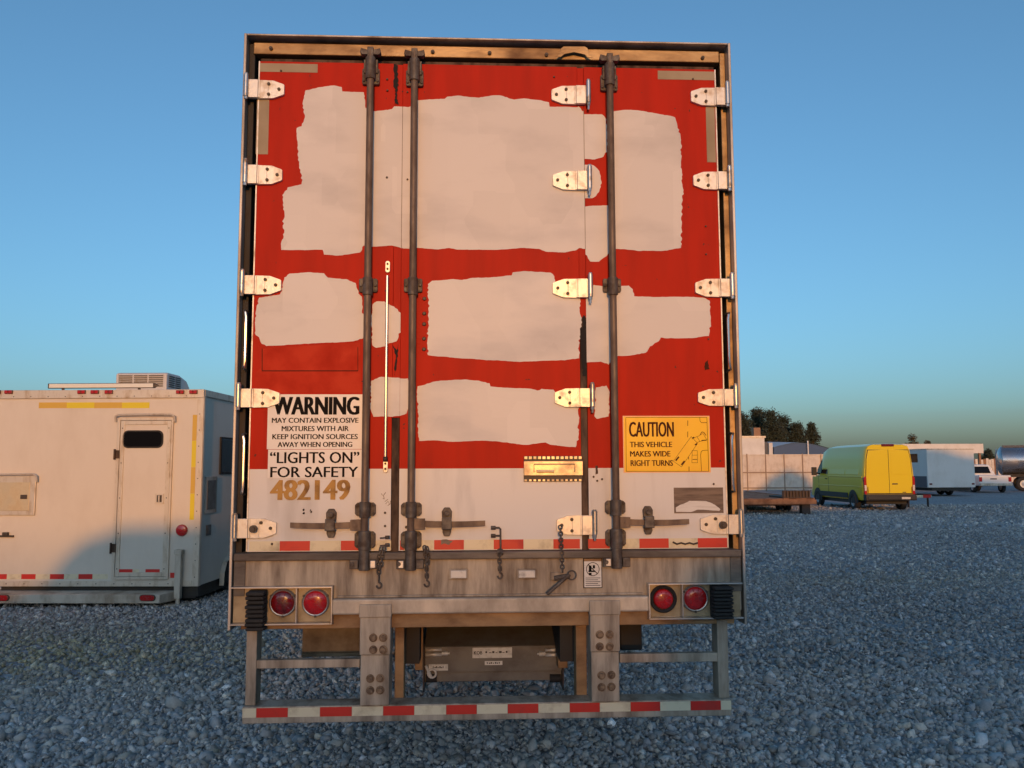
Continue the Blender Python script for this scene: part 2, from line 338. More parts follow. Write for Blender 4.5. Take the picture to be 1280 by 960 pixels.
def gravel():
    # loose crushed stone, thinning out where single stones can no longer be told apart
    t = (1+5**.5)/2
    ico = np.array([(-1, t, 0), (1, t, 0), (-1, -t, 0), (1, -t, 0), (0, -1, t), (0, 1, t), (0, -1, -t), (0, 1, -t), (t, 0, -1), (t, 0, 1), (-t, 0, -1), (-t, 0, 1)])/1.9
    icf = np.array([(0, 11, 5), (0, 5, 1), (0, 1, 7), (0, 7, 10), (0, 10, 11), (1, 5, 9), (5, 11, 4), (11, 10, 2), (10, 7, 6), (7, 1, 8), (3, 9, 4), (3, 4, 2), (3, 2, 6), (3, 6, 8), (3, 8, 9), (4, 9, 5), (2, 4, 11), (6, 2, 10), (8, 6, 7), (9, 8, 1)])
    octv = np.array([(1, 0, 0), (-1, 0, 0), (0, 1, 0), (0, -1, 0), (0, 0, 1), (0, 0, -1)], float)
    octf = np.array([(0, 2, 4), (2, 1, 4), (1, 3, 4), (3, 0, 4), (2, 0, 5), (1, 2, 5), (3, 1, 5), (0, 3, 5)])
    def zone(d0, d1, dens, s0, s1, V, Fc):
        area = .86*(d1*d1-d0*d0); n = int(area*dens)
        d = np.sqrt(rng.uniform(d0*d0, d1*d1, n)); x = d*rng.uniform(-.86, .86, n) + .045*d
        y = CAM.y + d
        # drop what the left-hand box and the semitrailer hide for good
        keep = ~((np.abs(x) < 1.2) & (y > 6.5)) ; x = x[keep]; y = y[keep]; n = len(x)
        sz = s0*np.exp(rng.normal(0, .42, n)); sz = np.clip(sz, s0*.5, s1)*.5
        ax = rng.uniform(.6, 1.25, (n, 3)); ax[:, 2] *= .58; sz[rng.random(n) < .01] *= 1.7
        v = V[None]*(1+rng.uniform(-.42, .42, (n, len(V), 1))) * ax[:, None, :] * sz[:, None, None]
        q = rng.normal(size=(n, 4)); q[:, 1:3] *= .55; q /= np.linalg.norm(q, axis=1)[:, None]
        a, b, c, e = q.T
        R_ = np.stack([1-2*(c*c+e*e), 2*(b*c-e*a), 2*(b*e+c*a), 2*(b*c+e*a), 1-2*(b*b+e*e), 2*(c*e-b*a), 2*(b*e-c*a), 2*(c*e+b*a), 1-2*(b*b+c*c)], 1).reshape(n, 3, 3)
        v = np.einsum('nij,nkj->nki', R_, v)
        und = .012*np.sin(x*1.3+.5)*np.cos(y*.9)
        v[:, :, 0] += x[:, None]; v[:, :, 1] += y[:, None]; v[:, :, 2] += (sz*rng.uniform(.0, .5, n)+np.maximum(und, 0))[:, None]
        k = len(V); f = Fc[None]+np.arange(n)[:, None, None]*k
        g = np.exp(rng.normal(-.93, .27, n)); br = rng.random(n) < .006; g[br] = rng.uniform(.6, .75, br.sum())
        big = .5+.5*np.sin(x*.45+1.7)*np.sin(y*.33); g *= .88+.24*big
        warm = rng.normal(0, .035, n)
        browning = np.exp(-((x+4.4)/2.6)**2-((y-4.3)/1.3)**2)*rng.uniform(.3, 1, n) + .35*np.exp(-((x-7)/3)**2-((y-9)/1.2)**2)*rng.uniform(0, 1, n)  # stones turn browner inside two soft-edged patches
        col = np.stack([g*(1.07+warm)*(1-.10*browning), g*(1.0+warm*.3)*(1-.20*browning), g*(.94-warm)*(1-.55*browning), np.ones(n)], 1)
        return v.reshape(-1, 3), f.reshape(-1, 3), np.repeat(col, k, 0)
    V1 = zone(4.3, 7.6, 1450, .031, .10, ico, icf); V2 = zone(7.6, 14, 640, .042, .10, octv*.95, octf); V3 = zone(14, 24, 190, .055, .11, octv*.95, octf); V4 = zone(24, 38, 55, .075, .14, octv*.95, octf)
    vs = []; fs = []; cs = []; o = 0
    for a, b, c in (V1, V2, V3, V4): vs.append(a); fs.append(b+o); cs.append(c); o += len(a)
    vs = np.concatenate(vs); fs = np.concatenate(fs); cs = np.concatenate(cs)
    me = bpy.data.meshes.new('gravel'); me.vertices.add(len(vs)); me.vertices.foreach_set('co', vs.ravel().astype(np.float32))
    me.loops.add(fs.size); me.loops.foreach_set('vertex_index', fs.ravel().astype(np.int32))
    me.polygons.add(len(fs)); me.polygons.foreach_set('loop_start', np.arange(0, fs.size, 3, dtype=np.int32)); me.polygons.foreach_set('loop_total', np.full(len(fs), 3, np.int32))
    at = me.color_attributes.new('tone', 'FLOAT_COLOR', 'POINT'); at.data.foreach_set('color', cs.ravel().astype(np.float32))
    me.materials.append(MATS['stone']); me.update(calc_edges=True)
    o = bpy.data.objects.new('gravel', me); COL.objects.link(o); o['kind'] = 'stuff'
    tag(o, 'loose blue-grey crushed stone covering the whole yard', 'gravel')
gravel()
# ------------------------------------------------------------------ the semitrailer seen from behind
YD = .022                                                   # door skin
TR = thing('semitrailer', 'tall red and white semitrailer with locked rear doors and patched-over paint', 'trailer', (0, 0, 0))
def px_x(px, py, y=YD): return P(px, py, y).x
def px_z(py, px=620, y=YD): return P(px, py, y).z
XL, XR = -1.295, 1.295; ZT = 4.08; ZB = px_z(784, 620, 0)
z_head1, z_head0 = px_z(61, 620, .05), px_z(75, 620, .05)
z_dtop = px_z(82); z_sill1, z_sill0 = px_z(688.5), px_z(698.5, 620, -.01)
z_red = px_z(585.5); z_ledge1, z_ledge0 = px_z(746.5, 620, -.03), px_z(766, 620, -.03)
xdl = px_x(319.5, 300); xs0 = px_x(489.5, 560); xs1 = px_x(499.3, 560); xt0 = px_x(725.5, 480); xt1 = px_x(734, 480); xdr = px_x(898.5, 300)
# body
mb = MB(); mb.box(XL+.004, XL+.045, .2, 16.0, 1.02, ZT-.012); mb.build('side_wall', 'white_paint', TR)
mb = MB(); mb.box(XR-.045, XR-.004, .2, 16.0, 1.02, ZT-.012); mb.build('side_wall', 'white_paint', TR)
mb = MB(); mb.box(XL+.046, XR-.046, 15.9, 15.99, 1.02, ZT-.015); mb.build('front_wall', 'white_paint', TR)
mb = MB(); mb.box(XL+.01, XR-.01, .1, 16.0, ZT-.01, ZT+.004); mb.build('roof', 'alu', TR)
mb = MB(); mb.box(XL+.05, XR-.05, .16, 15.9, 1.05, 1.16); mb.build('floor', 'under_dark', TR)
mb = MB(); mb.box(xdl-.10, xdr+.10, .13, .155, 1.17, ZT-.02); mb.build('back_panel', 'black_gap', TR)
for xx in (-.42, .42):
    mb = MB(); mb.box(xx-.05, xx+.05, .25, 15, .78, 1.045); mb.build('chassis_beam', 'under_dark', TR)
# edge rails: the folded aluminium skin ends round the door opening
for s, xx in ((-1, XL), (1, XR)):
    mb = MB(); mb.box(xx, xx-s*.0145, -.012, .2, ZB, ZT); mb.build('edge_rail', 'rail_alu', TR, .003)
    mb = MB(); mb.box(xx-s*.0155, xx-s*.045, .045, .19, 1.03, ZT-.03); mb.build('door_post', 'bronze' if s > 0 else 'under_dark', TR, .003)
    for py0, py1 in ((388, 462), (541, 617)):
        px = (305 if py0 < 500 else 302.5) if s < 0 else (912.5 if py0 < 500 else 917.5)
        sgn = 1 if s < 0 else -1
        x0 = px_x(px, 425 if py0 < 500 else 580, -.02); za = px_z(py0, 620, -.02); zb = px_z(py1, 620, -.02)
        mb = MB(); pts = [(x0-sgn*.004, .06, za), (x0-sgn*.003, -.01, za-.005), (x0+sgn*.006, -.028, za-.018), (x0+sgn*.010, -.03, za-.04)]
        pts += [(x0+sgn*.010, -.03, za-.04+(zb-za+.08)*k/6) for k in range(1, 6)]
        pts += [(x0+sgn*.010, -.03, zb+.04), (x0+sgn*.006, -.028, zb+.018), (x0-sgn*.003, -.01, zb+.005), (x0-sgn*.004, .06, zb)]
        mb.tube(pts, .0062, 8); mb.build('grab_handle', 'stainless', TR)
mb = MB(); mb.box(XL+.015, XR-.015, -.010, .10, ZT-.010, ZT); mb.build('top_rail', 'rail_alu', TR, .003)
mb = MB(); mb.box(XL+.051, XR-.051, .10, .125, z_dtop-.03, ZT-.03); mb.build('header_recess', 'black_gap', TR)
hd = MB(); hd.box(px_x(317, 61, .03), px_x(899, 72, .03), .03, .098, z_head0, z_head1)
hd = hd.build('header_beam', 'bronze', TR, .004)
for px, py in ((339, 61), (541, 65.5), (612, 67), (683, 69), (878, 73)):
    p = P(px, py, .03); b = MB(); b.cyl((p.x, .029, p.z), (p.x, .018, p.z), .0105, 8); b.cyl((p.x, .0179, p.z), (p.x, .012, p.z), .006, 8); b.build('bolt', 'bolt', hd)
b = MB(); p0 = P(694, 72, .01); p1 = P(741, 61, .01)       # cast latch lug hanging from the header
xa, xb, za, zb = p0.x, p1.x, p0.z, p1.z; hh = zb-za
b.prism([(xa, za), (xa+.02, za+hh*.3), (xa+.03, zb-.006), (xa+.045, zb+.006), (xb-.045, zb+.008), (xb-.03, zb), (xb-.02, za+hh*.25), (xb, za), (xb-.03, za-.002), (xb-.045, za+.016), ((xa+xb)/2, za+.028), (xa+.05, za+.016), (xa+.03, za)], .0, .0035)
b.build('latch_lug', 'bronze', hd, .004)
mb = MB(); mb.box(xdl-.004, xdr+.004, .05, .099, z_dtop+.003, z_dtop+.028); mb.build('top_seal', 'gasket', TR)

# doors ------------------------------------------------------------
def door_leaf(x0, x1, label):
    mb = MB(); mb.box(x0, x1, YD, YD+.09, z_red, z_dtop, 0); mb.box(x0, x1, YD, YD+.09, z_sill1+.004, z_red, 1)
    mb.v = mb.v; o = mb.build('door', ['door_red', 'white_paint'], TR, 0, label=label, fixn=False); return o
DL = door_leaf(xdl, xs0-.001, 'red over white door leaf with warning decal')
DM = door_leaf(xs1+.001, xt0-.001, 'red over white middle door panel with large paint patches')
DR = door_leaf(xt1+.001, xdr, 'red over white door leaf with yellow caution sign')
def edge_bead(door, x, s):   # bright worn edge of the sheet
    mb = MB(); mb.box(x, x+s*.006, YD-.003, YD+.05, z_sill1+.006, z_dtop-.001); mb.build('door_edge', 'hinge_steel', door)
edge_bead(DL, xdl-.0005, -1); edge_bead(DR, xdr+.0005, 1)
for (a, b_, dark_y, door) in ((xs0, xs1, 522, DL), (xt0, xt1, 396, DM)):
    zc = px_z(dark_y)
    mb = MB(); mb.box(a, b_, YD+.002, YD+.06, zc, z_dtop-.004); mb.build('seam_strip', 'door_red', door, .002)
    mb = MB(); mb.box(a, b_, YD+.0025, YD+.06, z_sill1-.05, zc-.0005); mb.build('worn_seal', 'gasket', door, .004)
def sliver(door, pts, mat='black_gap', name='tear', off=.0028, amp=.004):
    mb = MB(); q = ragged([(px_x(a, b_), px_z(b_, a)) for a, b_ in pts], amp, .008, 3.1); mb.flat(q, YD-off); mb.build(name, mat, door)
sliver(DL, [(492, 80), (497.6, 82), (498, 100), (496.5, 118), (498, 131), (493.6, 129), (494.5, 112), (491.5, 108), (492.5, 95)])
sliver(DL, [(491, 432), (496, 438), (498, 430), (496.5, 452), (493, 470), (495, 446)], amp=.003)
sliver(DM, [(728.5, 392), (731, 395), (732.5, 415), (733, 470), (728, 470), (726, 425), (725.6, 412), (729, 408)])
# paint patches, traced per door leaf
PATCH = {
 'L': [
  [(382, 113), (401, 109), (418, 107), (427, 109), (428, 114.5), (455, 115.5), (457, 135), (467, 139.4), (490, 136.3), (493, 133), (498.6, 133.5), (498.6, 310.4), (490, 307), (465, 308.5), (455, 307), (450, 315.7), (423, 319.4), (405, 318.3), (403.5, 312.5), (351.7, 312.5), (351, 304.5), (355.7, 291), (353.6, 282), (355.7, 269), (353, 244), (359.7, 234.5), (377, 230.5), (378, 225), (373.5, 205), (372, 187), (371, 160), (377, 157.5), (381, 147), (378, 130)],
  [(350, 368), (355.7, 347), (362, 342), (386, 340.4), (405, 341.7), (410, 347), (432.7, 349), (444.7, 353.7), (448, 367), (452.6, 371), (452.6, 391), (456, 393.5), (455, 422.7), (439, 426.7), (405, 428.6), (367.6, 430.7), (333, 432.5), (327.8, 430), (323.8, 421.4), (319.8, 418.7), (319, 403), (321, 381.5), (324, 372)],
  [(466, 380), (471, 376.8), (480.5, 376.8), (492.5, 383), (498.6, 391), (498.8, 413), (495.7, 426.7), (487, 429), (480.5, 433), (470, 435), (465, 429), (464, 395)],
  [(464, 476), (476.6, 471), (490, 472), (498.8, 472.6), (498.8, 520), (490, 521), (476.6, 520.5), (467, 521), (463, 510)]],
 'M': [
  [(499.6, 133.5), (511, 134), (520, 130), (522, 125.6), (556, 123.5), (559, 121), (575, 119.8), (598.7, 122.4), (616, 119.5), (626.6, 119.8), (642.5, 124.8), (658, 123.5), (671.7, 125), (686, 128), (687, 133.6), (721, 134), (723, 133), (727.5, 138.4), (731.8, 139.4), (731.8, 311), (723.5, 310), (721, 312.5), (706, 315.7), (685, 315), (673, 311), (650.5, 310), (620, 312.5), (572, 312), (561.5, 310), (548, 312), (523, 310), (511, 311), (499.6, 310)],
  [(535, 355), (540, 351), (564, 349), (577.5, 350), (588, 347.8), (605, 347.2), (639.8, 344.4), (641, 340.4), (656, 339), (687.7, 341), (693, 345.7), (695, 358), (725, 360), (725, 372), (724.3, 389.5), (727, 397.5), (724.8, 416), (724, 448), (706, 450.6), (682, 451), (650, 452.5), (626.6, 451), (608, 450.4), (596, 449.3), (569.5, 447.4), (535, 444), (534, 429), (536, 390)],
  [(522, 483), (545.6, 476.6), (569.5, 474.8), (598.7, 475.8), (612, 479), (613, 483), (629, 484.6), (661, 486), (671.7, 488), (677, 486), (691.6, 487), (700, 500), (723.5, 505), (723.5, 549.7), (719.5, 559), (687.7, 556), (682, 553), (661, 556), (629, 553), (600, 551), (572, 552), (535, 550.5), (524, 551), (522, 510)],
  [(499.8, 473), (509.7, 473), (511.6, 482.5), (510.6, 510), (508.4, 516.5), (499.8, 520)]],
 'R': [
  [(732.8, 143), (752.7, 143), (758, 149.5), (758.6, 187), (754, 196), (743.4, 199.5), (732.8, 198.7)],
  [(732.8, 258.4), (758.6, 257), (762, 257), (762, 140), (767, 139.4), (780.6, 137.6), (796.6, 138), (818, 141.6), (836, 144.7), (844, 147), (846.5, 157.5), (851, 175), (851.8, 195), (852.3, 221), (854.5, 242.5), (852, 253), (851.8, 285), (851, 310), (826, 313.8), (799, 313.8), (791, 312.5), (766, 311), (758, 320.5), (748.7, 327), (738, 327), (732.8, 318)],
  [(734.6, 372), (742, 356), (756.7, 357.6), (786, 357), (791, 361.6), (792.6, 370.4), (818, 371.5), (847, 371), (879, 372), (887, 376), (888, 403), (886, 420), (865.6, 422.7), (833.7, 423), (826, 422), (823, 426.7), (812.5, 433), (807, 441), (786, 444.5), (770, 445), (760.7, 456), (751, 452), (734.6, 453)],
  [(744.8, 484.6), (758, 482), (762, 490), (760.7, 520.5), (746, 523.6), (743, 520.5)],
  [(732.8, 206)]+[(735+17*math.sin(a), 227-22*math.cos(a)) for a in [math.pi*k/10 for k in range(1, 10)]]+[(732.8, 248)]]}
SEAM1, SEAM2 = xs1+.0005, xt1
for key, door in (('L', DL), ('M', DM), ('R', DR)):
    for i, pl in enumerate(PATCH[key]):
        q = []
        for a, b_ in pl:                                    # paint stops dead at the joints between the leaves
            x = px_x(a, b_); s_ = {'L': xs1-.0004, 'M': xs1+.0004 if a < 600 else xt1-.0022, 'R': xt1-.001}[key]
            q.append((s_ if abs(x-s_) < .034 and (498 < a < 500 or 731 < a < 735) else x, px_z(b_, a)))
        mb = MB(); mb.flat(ragged(q, .0045, .010, i*3.7+ord(key), (xs1, xt1-.0015)), YD-.0016)
        mb.build('paint_patch', 'patch_paint', door)
for xx in (xs1+.0002, xt1-.0016):
    mb = MB(); mb.box(xx-.0013, xx+.0013, YD-.0026, YD-.0018, px_z(311, 620), px_z(135, 620)); mb.build('leaf_joint', 'decal_brown', DM)
# worn, browner sheet above the warning decal
mb = MB(); mb.flat([(px_x(a, b_), px_z(b_, a)) for a, b_ in ((327, 436), (450, 428), (452, 491), (318, 491), (320, 465), (326, 460))], YD-.0012); mb.build('repair_sheet', 'worn_red', DL)
for (a, b_, c, d) in ((327.5, 463, 447, 464.2), (327.3, 436, 328.3, 463), (447, 434, 447.8, 464)):
    mb = MB(); mb.flat([(px_x(a, b_), px_z(b_, a)), (px_x(c, b_), px_z(b_, c)), (px_x(c, d), px_z(d, c)), (px_x(a, d), px_z(d, a))], YD-.0024); mb.build('sheet_joint', 'ink_brown', DL)
# beige tape strips
def strip(door, x0, y0, x1, y1, mat, name, y=YD-.002, th=.0012):
    a = P(x0, y0, YD); b_ = P(x1, y1, YD); mb = MB(); mb.box(a.x, b_.x, y, y+th, b_.z, a.z); return mb.build(name, mat, door)
strip(DL, 323.5, 79, 397, 91, 'tape_beige', 'tape_strip'); strip(DL, 321.5, 123, 335, 193, 'tape_beige', 'tape_strip')
strip(DR, 822, 88.5, 893.5, 100.5, 'tape_beige', 'tape_strip'); strip(DR, 882, 134, 895, 203, 'tape_beige', 'tape_strip')
# red and white conspicuity tape along the door feet
def tape_run(door, cuts, y0, y1, first_red, yy=YD, back=.002):
    red = first_red
    for a, b_ in zip(cuts, cuts[1:]):
        if b_-a > .5:
            A = P(a, (y0+y1)/2, yy); B = P(b_, (y0+y1)/2, yy); mb = MB(); za = px_z(y1, 620, yy); zb = px_z(y0, 620, yy)
            mb.box(A.x+.0008, B.x-.0008, yy-back, yy-back+.0012, za, zb); mb.build('reflective_tape', 'tape_red' if red else 'tape_white', door)
        red = not red
tape_run(DL, [311.5, 349.6, 387.6, 426, 462, 489], 674.5, 686.5, False)
tape_run(DM, [499.8, 505.5, 542.5, 580, 617, 654.5, 691.5, 725], 674.5, 686.5, True)
tape_run(DR, [735, 762, 799, 836, 872, 909], 674.5, 686.5, True)
mb = MB(); mb.tube([P(841+i*5.2, 678.6+(1.6 if i in (1, 3, 5) else 0)-(1 if i == 0 else 0), YD-.005) for i in range(7)], .005, 6); mb.build('scraped_bar', 'bolt', DR)

# lettering -------------------------------------------------------
def box_of(x0, y0, x1, y1):
    a = P((x0+x1)/2, y0, YD); b_ = P((x0+x1)/2, y1, YD); return px_x(x0, (y0+y1)/2), px_x(x1, (y0+y1)/2), b_.z, a.z
def decal(door, name, x0, y0, x1, y1, mats, lines, label=None, y=YD-.0034, extra=None):
    mb = MB(); X0, X1, Z0, Z1 = box_of(x0, y0, x1, y1); mb.box(X0, X1, y, YD-.0004, Z0, Z1, 0)
    for (s, a, b_, c, d, bold) in lines:
        q = box_of(a, b_, c, d); text_into(mb, s, *q, y-.0008, 1, bold)
    if extra: extra(mb, y-.0008)
    return mb.build(name, mats, door, label=label, fixn=False)
decal(DL, 'warning_decal', 334.5, 493, 452.8, 561.4, ['decal_white', 'ink'],
      [('WARNING', 341, 496, 449.5, 518.6, .005), ('MAY CONTAIN EXPLOSIVE', 340, 522.3, 448.3, 528.6, .0011), ('MIXTURES WITH AIR', 352.2, 532.5, 436.2, 539, .0011),
       ('KEEP IGNITION SOURCES', 340.6, 542.6, 447.5, 549, .0011), ('AWAY WHEN OPENING', 347.2, 552.4, 440.6, 558.8, .0011)], 'white decal reading warning may contain explosive mixtures with air')
decal(DL, 'lights_decal', 335, 561.9, 452.3, 597.6, ['decal_white', 'ink'],
      [('\u201cLIGHTS ON\u201d', 337.6, 565, 449.4, 579, .0018), ('FOR SAFETY', 338, 583.4, 448, 596.6, .0018)], 'white decal reading lights on for safety')
mb = MB(); q = box_of(337.5, 599.8, 438, 625); text_into(mb, '482149', *q, YD-.003, 0, .006); mb.build('number_lettering', 'gold_leaf', DL, label='gold fleet number 482149', fixn=False)
def wide_turn(mb, y):
    def ln(pts, w_=.0016):
        q = [P(776+a*114/1280, 515+b_*80/898, YD) for a, b_ in pts]
        for a, b_ in zip(q, q[1:]):
            d = Vector((b_.x-a.x, b_.z-a.z)); L = d.length
            if L < 1e-5: continue
            n_ = Vector((-d.y, d.x))/L*w_/2
            mb.face([(a.x-n_.x, y, a.z-n_.y), (b_.x-n_.x, y, b_.z-n_.y), (b_.x+n_.x, y, b_.z+n_.y), (a.x+n_.x, y, a.z+n_.y)], 1)
    ln([(68, 75), (1205, 75), (1232, 832), (75, 832), (68, 75)], .0022)
    ln([(735, 690), (985, 345), (1075, 440), (850, 770), (735, 690)])
    for c in ((790, 655), (870, 715)): ln([(c[0]-22, c[1]+28), (c[0]+22, c[1]-28)], .008)
    for c in ((1015, 362), (1052, 455)): ln([(c[0]-14, c[1]+8), (c[0]+14, c[1]-8)], .007)
    ln([(1000, 380), (1065, 345), (1105, 410), (1050, 445)]); ln([(1070, 350), (1150, 300), (1205, 390), (1105, 415)]); ln([(1110, 320), (1135, 280), (1160, 285), (1195, 330)], .003); ln([(1130, 400), (1200, 395)], .005)
    ln([(937, 120), (937, 195)], .0028); ln([(937, 275), (937, 355)], .0028); ln([(950, 630), (950, 665)], .0028); ln([(955, 765), (955, 828)], .0028)
    ln([(1000, 540), (1070, 540), (1075, 712), (995, 712), (1000, 540)]); ln([(1000, 605), (1068, 605)]); ln([(1005, 665), (1068, 665)], .003)
    ln([(1130, 830), (1118, 600), (1125, 560), (1145, 540), (1220, 535)], .0022); ln([(1105, 78), (1110, 130), (1130, 150), (1208, 150)], .0022)
mb = MB(); mb.box(*box_of(778.8, 519.8, 887.6, 590.8)[:2], YD-.0022, YD-.0004, *box_of(778.8, 519.8, 887.6, 590.8)[2:]); mb.build('sign_border', 'sign_border', DR)
decal(DR, 'caution_sign', 780, 521, 886.5, 589.8, ['sign_yellow', 'ink_brown'],
      [('CAUTION', 786, 527.4, 842.2, 546, .0022), ('THIS VEHICLE', 787, 552.2, 840, 559, .0011), ('MAKES WIDE', 787.4, 563.8, 837.8, 570.7, .0011), ('RIGHT TURNS', 788, 575.2, 841, 582.4, .0011)],
      'yellow sign reading caution this vehicle makes wide right turns', extra=wide_turn)
mb = MB(); X0, X1, Z0, Z1 = box_of(842.4, 609.4, 904, 641.4); mb.box(X0, X1, YD-.002, YD-.0004, Z0, Z1)
mb.build('brown_decal', 'decal_brown', DR, label='brown weathered decal with a torn paper remnant')
mb = MB(); mb.flat(ragged([(px_x(836+a*74/1280, 600+b_*50/865), px_z(600+b_*50/865, 836+a*74/1280)) for a, b_ in ((150, 590), (230, 540), (340, 500), (440, 450), (800, 455), (900, 490), (1000, 540), (1110, 630), (1090, 670), (850, 650), (620, 640), (480, 690), (155, 690))], .0015, .008), YD-.0032)
mb.build('torn_paper', 'paper', DR)
# slotted brass nameplate
X0, X1, Z0, Z1 = box_of(654.6, 570, 728, 602); H = Z1-Z0; W_ = X1-X0
mb = MB(); mb.box(X0, X1, YD-.006, YD-.0005, Z0, Z1, 1); mb.box(X0, X1, YD-.022, YD-.0061, Z0+H*.24, Z0+H*.80, 0)
for k in range(13):
    a = X0+W_*(k+.08)/13; mb.box(a, a+W_*.058, YD-.014, YD-.0062, Z1-H*.13, Z1-.001, 0); mb.box(a, a+W_*.05, YD-.013, YD-.0062, Z0+.001, Z0+H*.1, 0)
o = mb.build('latch_plate', ['brass_plate', 'bolt'], DM, .002, label='brass coloured recessed latch plate with slotted edges')
mb = MB(); xa, xb = X0+W_*.17, X0+W_*.86; za, zb = Z0+H*.38, Z0+H*.68
mb.tube([(xa, YD-.026, za), (xa, YD-.026, zb), (xb, YD-.026, zb), (xb, YD-.026, za)], .0035, 6); mb.cyl((xa+.012, YD-.032, za+.004), (xa+W_*.34, YD-.032, za+.004), .0065, 10)
mb.build('latch_lever', 'brass_plate', DM)

# hinges ----------------------------------------------------------
def hinge(door, x0, x1, y0, y1, side, pin=None, knob=False, mat='hinge_steel'):
    """strap of a hinge; side=-1: fixed at x0 (left), tapering to x1;  side=1 mirrored"""
    A = P((x0+x1)/2, y0, 0); B = P((x0+x1)/2, y1, 0); cy = (y0+y1)/2; xa, xb = px_x(x0, cy, 0), px_x(x1, cy, 0); zt, zb = A.z, B.z; h = zt-zb; W_ = xb-xa
    f = lambda t: (xa+W_*t) if side < 0 else (xb-W_*t)
    yF = YD-.018
    mb = MB()
    mb.prism([(f(.30), zb), (f(.70), zb+h*.02), (f(.98), zb+h*.22), (f(1), zb+h*.27), (f(1), zb+h*.74), (f(.98), zb+h*.79), (f(.70), zb+h*.98), (f(.30), zt)], yF, YD-.0005)
    mb.box(f(.02), f(.295), yF-.010, YD-.0005, zb+.0015, zt-.0015); mb.box(f(.30), f(.345), yF-.005, yF-.0002, zb+.002, zt-.002)
    mb.box(f(.56), f(.575), yF-.0025, yF-.0002, zb+.004, zt-.004)
    o = mb.build('hinge', mat, door, .003)
    for t, u in ((.58 if not knob else .62, .22), (.58 if not knob else .62, .78), (.86, .5)):
        if knob and u == .22: continue
        c = (f(t), yF, zb+h*u); bm_ = MB(); bm_.cyl(c, (c[0], yF-.006, c[2]), .0088, 8); bm_.cyl((c[0], yF-.0055, c[2]), (c[0], yF-.0085, c[2]), .0055, 6); bm_.build('hinge_bolt', 'bolt', door)
    if knob:
        c = (f(.45), yF-.010, zb+h*.48); bm_ = MB(); bm_.cyl(c, (c[0], c[1]-.02, c[2]), .019, 12); bm_.cyl((c[0], c[1]-.0201, c[2]), (c[0], c[1]-.03, c[2]), .012, 8); bm_.build('hinge_knob', 'bolt', door)
    if pin:
        ppx, py0, py1 = pin; a = P(ppx, py0, -.012); b_ = P(ppx, py1, -.012); xm = (a.x+b_.x)/2
        k = MB(); k.cyl((xm, -.012, zb+.004), (xm, -.012, zt+.02), .013, 12); k.cyl((xm, -.012, zb-.012), (xm, -.012, zb+.0035), .010, 8); k.cyl((xm, -.012, b_.z), (xm, -.012, zb-.0125), .006, 8)
        k.cyl((xm, -.012, zt+.0205), (xm, -.012, zt+.028), .010, 8); k.build('hinge_pin', 'hinge_pin', door)
for i, (x0, x1, y0, y1) in enumerate(((309, 355, 99.5, 122.5), (308, 352.5, 206, 230), (304, 351, 344, 368), (299.5, 349, 485.5, 509.5), (295, 345, 648, 673))):
    hinge(DL, x0, x1, y0, y1, -1, (x0-1.5, y0-6, y1-2), i == 4)
for i, (x0, x1, y0, y1) in enumerate(((864, 908, 109, 131.5), (867, 910.5, 214, 236.5), (869.5, 914, 348, 371), (873, 918.5, 486, 507.5), (876, 925, 643, 668))):
    hinge(DR, x0, x1, y0, y1, 1, (x1+1.3, y0-6, y1+2), i == 4)
for i, (x0, x1, y0, y1) in enumerate(((689.5, 733, 106.5, 129.6), (691, 734.5, 213, 237), (691, 735.5, 348, 372), (693.5, 738, 485, 509), (696, 741, 644, 669))):
    hinge(DM, x0, x1, y0, y1, 1, (x1+2.6, y0-6, y1+7), False)

